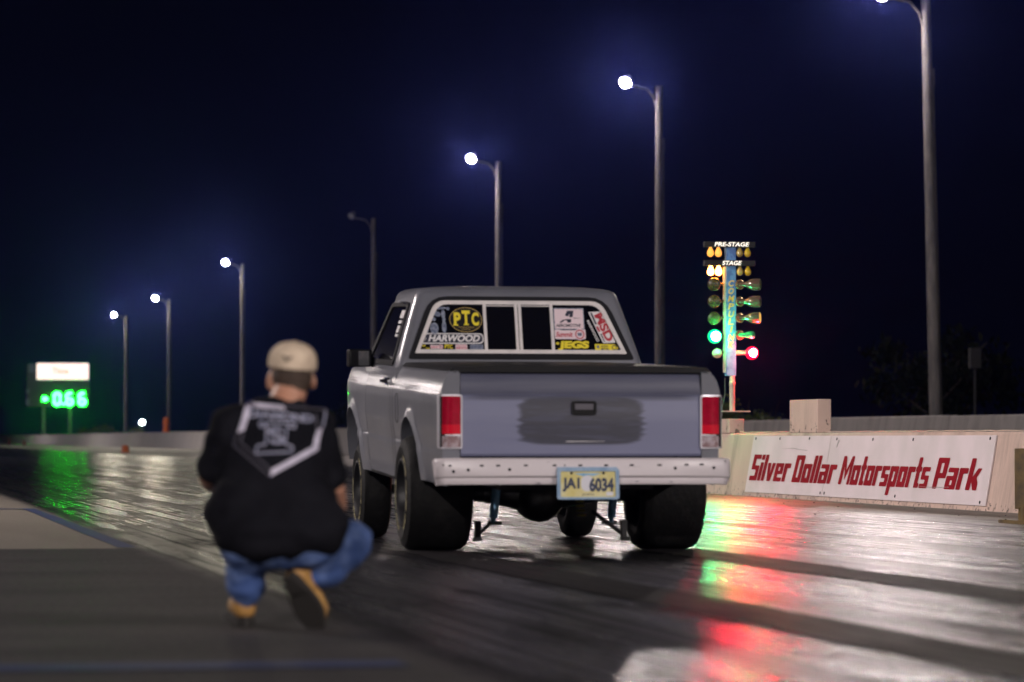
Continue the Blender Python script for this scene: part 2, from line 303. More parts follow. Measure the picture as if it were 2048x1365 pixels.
# ------------------------------------------------------------------ mesh helpers
class MB:
    def __init__(s): s.v = []; s.f = []; s.m = []
    def add(s, vs, fs, mi=0):
        o = len(s.v); s.v += [tuple(v) for v in vs]; s.f += [tuple(i + o for i in f) for f in fs]; s.m += [mi] * len(fs)
    def box(s, c, d, mi=0, rot=None):
        x, y, z = d[0] / 2, d[1] / 2, d[2] / 2
        vs = [Vector(p) for p in ((-x, -y, -z), (x, -y, -z), (x, y, -z), (-x, y, -z), (-x, -y, z), (x, -y, z), (x, y, z), (-x, y, z))]
        if rot is not None: vs = [rot @ v for v in vs]
        s.add([v + Vector(c) for v in vs], [(0, 3, 2, 1), (4, 5, 6, 7), (0, 1, 5, 4), (1, 2, 6, 5), (2, 3, 7, 6), (3, 0, 4, 7)], mi)
    def loft(s, rings, mi=0, cap=True, closed=True):
        n = len(rings[0]); vs = [p for r in rings for p in r]; fs = []
        for i in range(len(rings) - 1):
            for j in range(n if closed else n - 1):
                a, b = i * n + j, i * n + (j + 1) % n
                fs.append((a, b, b + n, a + n))
        if cap and closed:
            fs.append(tuple(reversed(range(n)))); fs.append(tuple(range((len(rings) - 1) * n, len(rings) * n)))
        s.add(vs, fs, mi)
    def tube(s, pts, rs, mi=0, n=12, cap=True):
        pts = [Vector(p) for p in pts]
        if not hasattr(rs, '__len__'): rs = [rs] * len(pts)
        up = Vector((0, 0, 1)); rings = []
        for i, p in enumerate(pts):
            d = (pts[min(i + 1, len(pts) - 1)] - pts[max(i - 1, 0)]).normalized()
            a = d.cross(up)
            if a.length < 1e-3: a = d.cross(Vector((0, 1, 0)))
            a.normalize(); b = d.cross(a).normalized()
            rings.append([p + (a * math.cos(t) + b * math.sin(t)) * rs[i] for t in [2 * math.pi * k / n for k in range(n)]])
        s.loft(rings, mi, cap)
    def lathe(s, prof, o, d, mi=0, n=24, mis=None):
        """prof: (radius, distance along d)"""
        o = Vector(o); d = Vector(d).normalized(); a = d.cross(Vector((0, 0, 1)))
        if a.length < 1e-3: a = Vector((1, 0, 0))
        a.normalize(); b = d.cross(a)
        for i in range(len(prof) - 1):
            rr = []
            for r, h in prof[i:i + 2]:
                rr.append([o + d * h + (a * math.cos(t) + b * math.sin(t)) * max(r, 1e-5) for t in [2 * math.pi * k / n for k in range(n)]])
            s.loft(rr, mis[i] if mis else mi, False)
    def prism(s, pts, fn, t0, t1, mi=0):
        """outline in 2D, fn(u, v, t) -> 3D"""
        n = len(pts)
        s.add([fn(u, v, t0) for u, v in pts] + [fn(u, v, t1) for u, v in pts],
              [tuple(reversed(range(n))), tuple(range(n, 2 * n))] + [(i, (i + 1) % n, n + (i + 1) % n, n + i) for i in range(n)], mi)
    def ring(s, outer, inner, fn, t0, t1, mi=0):
        n = len(outer)
        vs = [fn(u, v, t) for t in (t0, t1) for L in (outer, inner) for u, v in L]; fs = []
        for i in range(n):
            j = (i + 1) % n
            fs += [(i, j, n + j, n + i), (2 * n + i, 3 * n + i, 3 * n + j, 2 * n + j), (i, 2 * n + i, 2 * n + j, j), (n + i, n + j, 3 * n + j, 3 * n + i)]
        s.add(vs, fs, mi)
    def ell(s, c, r, mi=0, rot=None, n=16, m=10):
        c = Vector(c); rings = []
        for i in range(m + 1):
            a = math.pi * i / m; rr = max(math.sin(a), 1e-3)
            ring = [Vector((r[0] * rr * math.cos(t), r[1] * rr * math.sin(t), -r[2] * math.cos(a))) for t in [2 * math.pi * k / n for k in range(n)]]
            rings.append([c + (rot @ p if rot else p) for p in ring])
        s.loft(rings, mi, True)
    def cap(s, p0, p1, r0, r1, n=14):
        p0, p1 = Vector(p0), Vector(p1); d = p1 - p0; L = d.length; d.normalize()
        prof = [(r0 * math.cos(a), r0 * math.sin(a)) for a in [-math.pi / 2 + math.pi / 2 * k / 5 for k in range(5)]]
        prof += [(r0, 0), (r1, L)] + [(r1 * math.cos(a), L + r1 * math.sin(a)) for a in [math.pi / 2 * k / 5 for k in range(1, 6)]]
        a = d.cross(Vector((0, 0, 1)))
        if a.length < 1e-3: a = Vector((1, 0, 0))
        a.normalize(); b = d.cross(a)
        s.loft([[p0 + d * h + (a * math.cos(t) + b * math.sin(t)) * max(r, 1e-4) for t in [2 * math.pi * k / n for k in range(n)]] for r, h in prof], 0, True)
    def mesh(s, name, mats):
        me = bpy.data.meshes.new(name); me.from_pydata(s.v, [], s.f)
        for m in mats: me.materials.append(m)
        for p, i in zip(me.polygons, s.m): p.material_index = i
        bm = bmesh.new(); bm.from_mesh(me); bmesh.ops.remove_doubles(bm, verts=bm.verts, dist=1e-5)
        bmesh.ops.recalc_face_normals(bm, faces=bm.faces); bm.to_mesh(me); bm.free()
        return me
    def build(s, name, mats, parent=None, smooth=35, bevel=0, seg=2, loc=None):
        if not isinstance(mats, (list, tuple)): mats = [mats]
        me = s.mesh(name, mats)
        return link(name, me, parent, smooth, bevel, seg, loc)
def link(name, me, parent=None, smooth=35, bevel=0, seg=2, loc=None):
    if smooth:
        for p in me.polygons: p.use_smooth = True
        me.set_sharp_from_angle(angle=R(smooth))
    o = bpy.data.objects.new(name, me); COL.objects.link(o)
    if parent: o.parent = parent
    if loc: o.location = loc
    if bevel:
        b = o.modifiers.new('bevel', 'BEVEL'); b.width = bevel; b.segments = seg; b.limit_method = 'ANGLE'; b.angle_limit = R(40)
    return o
def tag(o, label, cat, group=None):
    o['label'] = label; o['category'] = cat
    if group: o['group'] = group
    return o
def thing(name, label, cat, loc=(0, 0, 0), rz=0, group=None):
    o = bpy.data.objects.new(name, None); COL.objects.link(o); o.location = loc; o.rotation_euler = (0, 0, rz); o.empty_display_size = .2
    return tag(o, label, cat, group)
def struct(o, kind='structure'): o['kind'] = kind; return o
def copy_tree(o, parent=None):
    c = o.copy(); COL.objects.link(c)
    if parent: c.parent = parent
    for ch in list(o.children): copy_tree(ch, c)
    return c
_txt = {}
def glyphs(text, bold=0.0):
    key = (text, bold)
    if key not in _txt:
        cu = bpy.data.curves.new('text', 'FONT'); cu.body = text; cu.size = 1; cu.offset = bold; cu.resolution_u = 4
        ob = bpy.data.objects.new('text', cu); COL.objects.link(ob)
        me = ob.evaluated_get(bpy.context.evaluated_depsgraph_get()).to_mesh()
        vs = [(v.co.x, v.co.y) for v in me.vertices]; fs = [tuple(p.vertices) for p in me.polygons]
        bpy.data.objects.remove(ob); bpy.data.curves.remove(cu)
        x0 = min(v[0] for v in vs); x1 = max(v[0] for v in vs); y0 = min(v[1] for v in vs); y1 = max(v[1] for v in vs)
        _txt[key] = ([((v[0] - x0) / (x1 - x0) - .5, (v[1] - y0) / (y1 - y0) - .5) for v in vs], fs)
    return _txt[key]
def text(mb, s, fn, c, w, h, t, mi=0, rot=0, shear=0, bold=0.0):
    vs, fs = glyphs(s, bold); ca, sa = math.cos(rot), math.sin(rot); out = []
    for u, v in vs:
        u, v = u * w + v * h * shear, v * h
        out.append(fn(c[0] + u * ca - v * sa, c[1] + u * sa + v * ca, t))
    mb.add(out, fs, mi)
def rrect(cx, cy, w, h, r, n=4):
    pts = []
    for qx, qy, a in ((1, 1, 0), (-1, 1, 90), (-1, -1, 180), (1, -1, 270)):
        for k in range(n + 1):
            t = R(a + 90 * k / n); pts.append((cx + qx * (w / 2 - r) + r * math.cos(t), cy + qy * (h / 2 - r) + r * math.sin(t)))
    return pts
def rpoly(pts, r, n=4):
    """round the corners of a polygon; r a number or one per corner"""
    out = []; N = len(pts)
    for i in range(N):
        p = Vector(pts[i]); a = Vector(pts[i - 1]) - p; b = Vector(pts[(i + 1) % N]) - p
        rr = r[i] if hasattr(r, '__len__') else r
        q0 = p + a.normalized() * rr; q1 = p + b.normalized() * rr
        for k in range(n + 1):
            t = k / n; q = q0 * (1 - t) ** 2 + p * 2 * t * (1 - t) + q1 * t * t; out.append((q.x, q.y))
    return out
def rotpts(pts, c, a):
    ca, sa = math.cos(a), math.sin(a)
    return [(c[0] + u * ca - v * sa, c[1] + u * sa + v * ca) for u, v in pts]
def blob(name, prims, m, parent, voxel, it=4, disp=0, dscale=8):
    mb = MB()
    for p in prims:
        if p[0] == 'c': mb.cap(*p[1:])
        else: mb.ell(p[1], p[2], 0, p[3] if len(p) > 3 else None)
    me = mb.mesh(name, [m]); ob = bpy.data.objects.new(name, me); COL.objects.link(ob)
    md = ob.modifiers.new('r', 'REMESH'); md.mode = 'VOXEL'; md.voxel_size = voxel
    new = bpy.data.meshes.new_from_object(ob.evaluated_get(bpy.context.evaluated_depsgraph_get()))
    bpy.data.objects.remove(ob)
    bm = bmesh.new(); bm.from_mesh(new)
    for _ in range(it): bmesh.ops.smooth_vert(bm, verts=bm.verts, factor=.5, use_axis_x=True, use_axis_y=True, use_axis_z=True)
    if disp:
        from mathutils import noise
        bm.normal_update()
        for v in bm.verts: v.co += v.normal * disp * noise.noise(Vector((v.co.x * dscale, v.co.y * dscale, v.co.z * dscale * 1.6)))
    bm.to_mesh(new); bm.free(); new.name = name
    new.materials.clear(); new.materials.append(m)
    return link(name, new, parent, 180)

# ================================================================== SETTING
def sheet(name, x0, x1, y0, y1, z, m, nx=1, ny=1, wob=0):
    mb = MB(); vs = []; fs = []
    for j in range(ny + 1):
        for i in range(nx + 1):
            x = x0 + (x1 - x0) * i / nx; y = y0 + (y1 - y0) * j / ny
            if wob and i in (0, nx): x += random.uniform(-wob, wob)
            vs.append((x, y, z))
    for j in range(ny):
        for i in range(nx):
            a = j * (nx + 1) + i; fs.append((a, a + 1, a + nx + 2, a + nx + 1))
    mb.add(vs, fs); return struct(mb.build(name, m, smooth=0))
sheet('ground', -2500, 2500, -500, 4500, -.03, M['earth'])
sheet('drag_strip', -14, 12.0, -60, 1400, 0, M['track'])
sheet('concrete_apron', 12.0, 21.6, -60, 1400, -.004, M['apron'])
sheet('blue_line', 1.62, 1.74, 21.6, 33.5, .004, M['blue_line'], 1, 12, .006)
sheet('blue_line', -10, 1.74, 33.5, 33.75, .004, M['blue_line'])
sheet('blue_line', -10, 1.62, 10.15, 10.45, .004, M['blue_line'])
sheet('tyre_mark', 3.19, 3.57, -8, 20.7, .004, M['tyre_mark'], 1, 60, .02)
sheet('tyre_mark', 4.67, 5.06, -8, 20.7, .004, M['tyre_mark'], 1, 60, .02)
# loose rubber crumbs on the track beside the wall
mb = MB()
for _ in range(75):
    x = random.uniform(7.2, 10.2); y = random.uniform(24, 42); s = random.uniform(.004, .011)
    mb.ell((x, y, s * .4), (s, s * random.uniform(.7, 1.8), s * .6), n=6, m=4)
struct(mb.build('rubber_crumbs', M['rubber']), 'stuff')

# centre wall (sloped faces), outer wall
def wall_mesh(prof, y0, y1, n):
    mb = MB(); mb.loft([[(x, y0 + (y1 - y0) * k / n, z) for x, z in prof] for k in range(n + 1)]); return mb
o = wall_mesh([(10.335, 0), (10.345, .05), (10.462, .715), (10.475, .735), (10.625, .735), (10.64, .715), (10.75, .05), (10.76, 0)], 43.2, -14, 20).build(
    'concrete_barrier', M['wall'], smooth=20); tag(o, 'low cream concrete barrier carrying the white sign beside the lane', 'barrier')
t = thing('concrete_barrier', 'long pale grey concrete wall along the far side of the track, behind the cream barrier', 'wall', (21.0, 0, 0))
for k in range(64):
    y = 30 + k * 9.0
    mb = MB(); h = 1.12 + .015 * math.sin(k * 2.1)
    mb.loft([[(x, yy, z) for x, z in ((0, 0), (.03, .12), (.22, h - .02), (.24, h), (.40, h), (.42, h - .02), (.6, 0))] for yy in (y, y + 8.96)])
    mb.build('wall_panel', M['outer_wall'], t, smooth=20)
# block on the wall, block under the light tree
def block(name, c, d, label):
    mb = MB(); mb.box((0, 0, d[2] / 2), d)
    o = mb.build(name, M['wall'], None, 30, .008, 2, c); return tag(o, label, 'concrete block')
block('concrete_block', (10.55, 37.85, .737), (.16, 1.15, .37), 'large cream concrete block on top of the barrier above the white sign')
block('concrete_block', (10.545, 41.35, .737), (.19, .42, .175), 'small cream concrete block on the barrier under the starting light tree')

# ------------------------------------------------------------------ sign with squarish slanted letters
G = {}
v, h = .40, .26; W = 1.0
G['S'] = (W, [[(0, 0), (W, 0), (W, .845), (v, .845), (v, 1.2), (W, 1.2), (W, 1.45), (0, 1.45), (0, .605), (W - v, .605), (W - v, h), (0, h)]])
G['i'] = (v, [[(0, 0), (v, 0), (v, 1.02), (0, 1.02)], [(0, 1.16), (v, 1.16), (v, 1.45), (0, 1.45)]])
G['l'] = (v, [[(0, 0), (v, 0), (v, 1.45), (0, 1.45)]])
G['v'] = (W, [[(.26, 0), (.72, 0), (W, 1), (W - v, 1), (.49, .38), (v, 1), (0, 1)]])
G['e'] = (W, [[(0, 0), (W, 0), (W, .22), (v, .22), (v, .40), (W, .40), (W, 1), (0, 1)], [(v, .58), (v, .79), (W - v, .79), (W - v, .58)]])
G['r'] = (.80, [[(0, 0), (v, 0), (v, .74), (.80, .74), (.80, 1), (0, 1)]])
G['D'] = (1.05, [[(0, 0), (1.05, 0), (1.05, 1.45), (0, 1.45)], [(v, h), (v, 1.2), (1.05 - v, 1.2), (1.05 - v, h)]])
G['o'] = (W, [[(0, 0), (W, 0), (W, 1), (0, 1)], [(v, h), (v, 1 - h), (W - v, 1 - h), (W - v, h)]])
G['a'] = (W, [[(0, 0), (W, 0), (W, 1), (.05, 1), (.05, .78), (W - v, .78), (W - v, .62), (0, .62)], [(v, .2), (v, .42), (W - v, .42), (W - v, .2)]])
G['M'] = (1.45, [[(0, 0), (v, 0), (v, .95), (.725, .2), (1.11, .95), (1.11, 0), (1.45, 0), (1.45, 1.45), (1.11, 1.45), (.725, .72), (v, 1.45), (0, 1.45)]])
G['t'] = (.66, [[(.1, 0), (.66, 0), (.66, .22), (.1 + v, .22), (.1 + v, .78), (.66, .78), (.66, 1), (.1 + v, 1), (.1 + v, 1.45), (.1, 1.45), (.1, 1), (0, 1), (0, .78), (.1, .78)]])
G['s'] = (W * .9, [[(0, 0), (W * .9, 0), (W * .9, .6), (v, .6), (v, .79), (W * .9, .79), (W * .9, 1), (0, 1), (0, .4), (W * .9 - v, .4), (W * .9 - v, .21), (0, .21)]])
G['p'] = (W, [[(0, -.42), (v, -.42), (v, 0), (W, 0), (W, 1), (0, 1)], [(v, h), (v, 1 - h), (W - v, 1 - h), (W - v, h)]])
G['P'] = (1.05, [[(0, 0), (v, 0), (v, .5), (1.05, .5), (1.05, 1.45), (0, 1.45)], [(v, .74), (v, 1.2), (1.05 - v, 1.2), (1.05 - v, .74)]])
G['k'] = (1.0, [[(0, 0), (v, 0), (v, .38), (.40, .38), (.66, 0), (1.02, 0), (.98, .35), (.78, .56), (1.12, 1), (.74, 1), (.44, .62), (v, .62), (v, 1.45), (0, 1.45)]])
def curve_fill(loops, rnd=.07):
    cu = bpy.data.curves.new('fill', 'CURVE'); cu.dimensions = '2D'; cu.fill_mode = 'BOTH'
    for k, lp in enumerate(loops):
        pts = rpoly(lp, rnd if k == 0 else rnd * .6, 3)
        sp = cu.splines.new('POLY'); sp.points.add(len(pts) - 1); sp.use_cyclic_u = True
        for q, (x, y) in zip(sp.points, pts): q.co = (x, y, 0, 1)
    ob = bpy.data.objects.new('fill', cu); COL.objects.link(ob)
    me = ob.evaluated_get(bpy.context.evaluated_depsgraph_get()).to_mesh()
    r = ([(q.co.x, q.co.y) for q in me.vertices], [tuple(p.vertices) for p in me.polygons])
    bpy.data.objects.remove(ob); bpy.data.curves.remove(cu); return r
SY = 39.92; SL = 8.87                      # sign's far end and length (reads towards the camera)
def face(u, z, t):                          # point on the sloped wall face, u metres along the sign, t metres proud
    k = (z - .05) / .665
    return (10.345 + .117 * k - t * .985, SY - u, z + t * .17)
sg = thing('sign', 'long white sign board with slanted red lettering fixed to the cream barrier', 'sign', (10.36, 35.5, 0))
def sface(u, z, t): p = face(u, z, t); return (p[0] - 10.36, p[1] - 35.5, p[2])
for a, b in ((0, 3.30), (3.315, SL)):
    mb = MB(); mb.prism([(a, .045), (b, .045), (b, .70), (a, .70)], sface, .004, .016); mb.build('panel', M['sign_white'], sg, 0)
mb = MB(); um = []; cur = 0
for word, x0, x1 in (("Silver", .14, 1.86), ("Dollar", 2.02, 3.72), ("Motorsports", 3.90, 7.02), ("Park", 7.20, 8.56)):
    adv = []; x = 0
    for ch in word: adv.append(x); x += G[ch][0] + .085
    x -= .085; sc = (x1 - x0) / x; hs = .208
    for ch, ax in zip(word, adv):
        vs, fs = curve_fill(G[ch][1]) if ch != 'i' else (lambda A, B: (A[0] + B[0], A[1] + [tuple(i + len(A[0]) for i in f) for f in B[1]]))(curve_fill([G['i'][1][0]]), curve_fill([G['i'][1][1]]))
        mb.add([sface(x0 + (ax + q[0]) * sc + (q[1] - .5) * .06, .182 + q[1] * hs, .020) for q in vs], fs)
mb.build('lettering', M['sign_red'], sg, 0)
for u, z in ((.12, .67), (1.2, .67), (2.45, .67), (3.55, .665), (4.9, .66), (6.3, .66), (8.7, .67), (3.24, .08), (3.4, .08), (6.0, .09), (8.7, .075)):
    mb = MB(); mb.prism(rrect(u, z, .03, .03, .012), sface, .016, .021); mb.build('screw', M['hole'], sg, 0)

for pts in ([(1.35, .555), (1.9, .562), (2.15, .548), (2.45, .540), (2.42, .536), (2.12, .543), (1.9, .556)], [(6.6, .20), (7.1, .196), (7.7, .205), (7.7, .201), (7.1, .191)], [(3.62, .655), (3.66, .655), (3.60, .575), (3.585, .575)]):
    mb = MB(); mb.prism(pts, sface, .016, .0215); mb.build('scratch', M['outer_wall'], sg, 0)

# ------------------------------------------------------------------ light poles
def make_pole(kind, hgt=11.28):
    t = thing('light_pole', '', 'light pole')
    mb = MB(); mb.tube([(0, 0, -.9), (0, 0, 4), (0, 0, hgt + .3)], [.145, .132, .105], n=16)
    mb.build('pole', M['steel_pole'], t)
    mb = MB(); mb.tube([(.15, .03, -.7), (.125, .03, hgt * .85)], .035, n=8)
    mb.tube([(.13, .03, hgt * .85), (.13, .03, hgt * .85 + .4)], .05, n=8); mb.build('conduit', M['steel_pole'], t)
    mb = MB(); mb.tube([(-.08, 0, hgt - .35), (-.16, -.01, hgt - .05), (-.38, -.03, hgt + .2), (-.75, -.06, hgt + .28), (-1.0, -.08, hgt + .28)], .035, n=8)
    mb.build('arm', M['steel_pole'], t)
    d = Vector((-.50, -.62, -.60)).normalized(); c = (-1.06, -.1, hgt + .38)
    mb = MB(); mb.lathe([(.0, -.30), (.08, -.29), (.11, -.2), (.13, -.16), (.19, -.01), (.195, .02), (.18, .02)], c, d, n=20)
    mb.box((-1.0, -.06, hgt + .36), (.14, .14, .16))
    hd = mb.build('lamp_head', M['housing'], t)
    mb = MB(); mb.lathe([(.150, .0), (.140, .045), (.095, .08), (.0, .092)], c, d, n=14)
    mb.build('lens', M[{'on': 'lens_on', 'off': 'lens_off', 'far': 'lens_far', 'start': 'lens_start', 'mid': 'lens_mid'}[kind]], hd)
    return t
GP = 'light poles along the drag strip'
def place(o, x, y, label, z=0): o.location = (x, y, z); tag(o, label, 'light pole', GP)
lit = make_pole('on'); off = make_pole('off'); far = make_pole('far'); near = make_pole('start')
place(lit, 24.0, 75.5, 'nearest tall light pole, leaning at the right edge, lamp cut by the photo top', -.98); lit.rotation_euler = (0, R(-1.2), 0)
for x, y, z, lb in ((24, 103, -.24, 'tall light pole with brightest lamp in view, standing left of the starting light tree'),
                 (24, 129.7, -.44, 'light pole with lit lamp rising behind the truck cab roof'),):
    c = copy_tree(lit); place(c, x, y, lb, z); c.rotation_euler = (0, 0, 0)
place(off, 24, 161.8, 'light pole whose lamp is not lit, behind the truck mirror', -.6)
place(far, 24, 217.5, 'light pole with lit lamp above the crouching person')
for x, y, z, lb in ((24, 268.6, -.22, 'light pole with yellowish lamp and orange barrels near its foot'),
                 (24, 311.3, 0, 'farthest light pole with yellowish lamp, just right of the scoreboard')):
    place(copy_tree(far), x, y, lb, z)
place(near, -12, -18, 'light pole behind the camera on the left side, outside the photo'); near.rotation_euler = (0, 0, R(190))
for x, y, rz, lb in ((24, 49, 0, 'light pole on the right of the start area, outside the photo'),
                 (24, -14, -70, 'light pole behind the camera on the right side, outside the photo')):
    c = copy_tree(near if y != 49 else far); place(c, x, y, lb); c.rotation_euler = (0, 0, R(rz))

mid_ = make_pole('mid'); place(mid_, -13, 33, 'light pole on the left side of the start area, outside the photo'); mid_.rotation_euler = (0, 0, R(155))
for y in (120, 210, 300, 390):  # added unseen poles that light the long grey wall
    c = copy_tree(mid_); place(c, -13, y, 'added light pole %d m down the left side of the track, outside the photo' % y); c.rotation_euler = (0, 0, R(150))

# ------------------------------------------------------------------ scoreboard far down the track
sb = thing('scoreboard', 'far electronic scoreboard with lit pink-white panel and green digits on two posts', 'scoreboard', (24.65, 425, 0), R(-4))
def BX(px): return (px - 118) / 16.25
def BZ(py): return .67 + (878 - py) / 16.25
mb = MB(); mb.box((BX(118), .4, (BZ(732) + BZ(815)) / 2), (BX(178) - BX(57), .6, BZ(732) - BZ(815))); mb.build('case', M['board'], sb, 30)
mb = MB(); mb.box((BX(126.5), .05, (BZ(730) + BZ(762)) / 2), (BX(177) - BX(76), .2, BZ(730) - BZ(762))); pn = mb.build('lit_panel', M['board_lit'], sb, 30, .1)
mb = MB(); text(mb, 'Time', lambda a, b, t: (a, t, b), (BX(122), BZ(745)), 2.0, .75, -.07, bold=.02); mb.build('panel_text', M['board_print'], pn, 0)
for a, b, c, d in ((66, 740, .7, 1.0), (59, 785, .35, .5), (59, 806, .4, .8)):
    mb = MB(); mb.box((BX(a), .07, BZ(b)), (c, .1, d)); mb.build('side_marking', M['grey_blue'], sb, 0)
for px in (90, 141):
    mb = MB(); mb.box((BX(px), .4, BZ(815) / 2), (.42, .42, BZ(815))); mb.build('post', M['steel_pole'], sb, 30)
seg = {'0': 'abcdef', '6': 'acdefg'}
def digit(mb, cx, cz, w_, h_, ch):
    q = .30
    P = {'a': (0, h_ / 2, w_, q), 'd': (0, -h_ / 2, w_, q), 'g': (0, 0, w_, q), 'f': (-w_ / 2, h_ / 4, q, h_ / 2), 'b': (w_ / 2, h_ / 4, q, h_ / 2), 'e': (-w_ / 2, -h_ / 4, q, h_ / 2), 'c': (w_ / 2, -h_ / 4, q, h_ / 2)}
    for s_ in seg[ch]:
        x, z, a, b = P[s_]; mb.box((cx + x, .06, cz + z), (a + (.0 if a == q else -.1), .06, b - (.1 if a == q else 0)))
for px, ch in ((116, '0'), (140, '6'), (164.5, '6')):
    mb = MB(); digit(mb, BX(px), BZ(800), .68, 1.36, ch); mb.build('digit', M['digit'], sb, 0)
mb = MB(); mb.box((BX(128.5), .06, BZ(810)), (.3, .06, .3)); mb.build('decimal_point', M['digit'], sb, 0)
mb = MB(); mb.prism([(BX(86), BZ(804)), (BX(94), BZ(804)), (BX(99), BZ(800)), (BX(94), BZ(796)), (BX(86), BZ(796)), (BX(90), BZ(800))], lambda a, b, t: (a, t, b), .03, .09); mb.build('arrow_light', M['digit'], sb, 0)

# cone, barrels, far lamp
def lathe_thing(name, prof, m, loc, label, cat, group=None, mis=None):
    mb = MB(); mb.lathe(prof, (0, 0, 0), (0, 0, 1), n=16, mis=mis); o = mb.build(name, m, None, 35, loc=loc); return tag(o, label, cat, group)
lathe_thing('traffic_barrel', [(0, 0), (.21, 0), (.21, .06), (.18, .07), (.155, .34), (.11, .36), (0, .37)], M['cone'], (12.96, 168.2, .0), 'small orange marker drum on the track edge left of the crouching person', 'marker')
lathe_thing('traffic_cone', [(0, 0), (.22, 0), (.22, .04), (.14, .05), (.05, .55), (0, .56)], M['old_cone'], (15.8, 326, -.004), 'dull brown cone standing on the pale apron, nearer the orange drum', 'cone')
lathe_thing('traffic_cone', [(0, 0), (.26, 0), (.26, .04), (.17, .05), (.05, .75), (0, .76)], M['old_cone'], (15.5, 350, -.004), 'farthest dull brown cone near the left border of the photo', 'cone')
for z, lb in ((1.12, 'orange barrel standing on the grey wall, lower of two stacked'), (1.64, 'orange barrel stacked on another one on the grey wall')):
    lathe_thing('traffic_barrel', [(0, 0), (.26, 0), (.26, .08), (.22, .1), (.2, .44), (.13, .5), (0, .51)], M['cone'], (21.32, 240.5, z), lb, 'barrel', 'stacked orange barrels')
fl = thing('far_lamp', 'small white lamp on a short post far beyond the wall, between two light poles', 'lamp', (26, 318, 0))
mb = MB(); mb.tube([(0, 0, -.03), (0, 0, 2.0)], .06); mb.build('post', M['steel_pole'], fl)
mb = MB(); mb.ell((0, -.05, 2.17), (.2, .15, .2)); mb.build('lens', M['far_white'], fl)
# barricade at the right edge
bc = thing('barricade', 'brown yellow metal stand cut off by the right edge of the photo', 'barricade', (9.035, 26.0, 0), R(-8))
mb = MB(); mb.box((.16, 0, .36), (.6, .03, .47)); mb.build('board', M['brown'], bc, 30, .004)
for x in (-.09, .42):
    mb = MB(); mb.tube([(x, 0, .14), (x, 0, .02)], .025); mb.box((x - .05, -.05, .022), (.28, .05, .028), rot=Euler((0, R(4), R(12))).to_matrix()); mb.build('foot', M['brown'], bc, 30, .003)

# pale strand standing in for glints on the barrier top, slim sign post beyond the far wall
pts = [(10.60 + .012 * math.sin(k * 1.3), 41.8 - k * .25, .746 + .004 * math.sin(k * 2.7)) for k in range(90)]
mb = MB(); mb.tube(pts, .007, n=6); tag(mb.build('cable', M['post_cream'], None), 'thin pale strand for glints along the top of the cream barrier', 'cable')
sp_ = thing('sign_post', 'slim dark post with a small box on top, right of the nearest light pole', 'post', (26.5, 80.4, 0))
mb = MB(); mb.tube([(0, 0, -.03), (0, 0, 2.35)], .035, n=8); mb.build('post', M['dim'], sp_)
mb = MB(); mb.box((0, 0, 2.6), (.28, .2, .5)); mb.build('box', M['dim'], sp_, 30, .02)

# ------------------------------------------------------------------ starting light tree
st = thing('starting_light_tree', 'blue starting light tree with stage bulbs, green and red lamps, on the barrier', 'starting lights', (10.545, 41.35, .925))
def TX(px): return (px - 1460.0) / 167.0
def TZ(py): return .67 + (878 - py) / 167.0 - .915
fr = lambda a, b, t: (a, t, b)
mb = MB(); mb.box((TX(1466), 0, TZ(824)), (.33, .2, .014)); mb.build('base_plate', M['post_cream'], st, 30)
mb = MB(); mb.lathe([(0, TZ(824)), (.034, TZ(824)), (.034, TZ(772)), (.038, TZ(771)), (.038, TZ(764)), (.032, TZ(763)), (.032, TZ(752)), (0, TZ(752))], (0, 0, 0), (0, 0, 1)); mb.build('support_tube', M['post_cream'], st)
mb = MB(); mb.box((TX(1457.5), .03, (TZ(752) + TZ(488)) / 2), (.122, .10, TZ(488) - TZ(752))); post = mb.build('post', M['tree_blue'], st, 30, .004)
mb = MB(); mb.box((TX(1445.2), .03, (TZ(745) + TZ(530)) / 2), (.02, .07, TZ(530) - TZ(745))); mb.build('side_strip', M['post_cream'], st, 0)
mb = MB()
for i, ch in enumerate('COMPULINK'):
    text(mb, ch, fr, (TX(1457.2), TZ(564 + i * 15.6)), .022 if ch == 'I' else .066, .076, -.0235, shear=.22, bold=.03)
mb.build('lettering', M['tree_gold'], post, 0)
def bar(py0, py1, label, w_, tag_):
    mb = MB(); mb.box((TX(1454), -.01, (TZ(py0) + TZ(py1)) / 2), (.635, .09, TZ(py0) - TZ(py1))); b = mb.build(tag_, M['black_plastic'], st, 30, .006)
    mb = MB(); text(mb, label, fr, (TX(1457.5), (TZ(py0) + TZ(py1)) / 2), w_, .052, -.058, shear=.22, bold=.025); mb.build('lettering', M['text_lit'], b, 0)
bar(479, 490.5, 'PRE-STAGE', .425, 'stage_bar'); bar(517, 528.5, 'STAGE', .235, 'stage_bar')
def bulb(px, py, m):
    mb = MB(); mb.lathe([(.016, .055), (.018, .03), (.038, -.012), (.043, -.035), (.036, -.06), (.018, -.076), (0, -.08)], (TX(px), -.01, TZ(py) + .0), (0, 0, 1), n=16); mb.build('bulb', M[m], st)
for px, a, b in ((1414.5, 'bulb_amber_lit', 'bulb_stage_lit'), (1431, 'bulb_amber_lit', 'bulb_stage_lit'), (1475.5, 'bulb_olive', 'bulb_olive'), (1492, 'bulb_yellow', 'bulb_yellow')):
    bulb(px, 497, a); bulb(px + .6, 535, b)
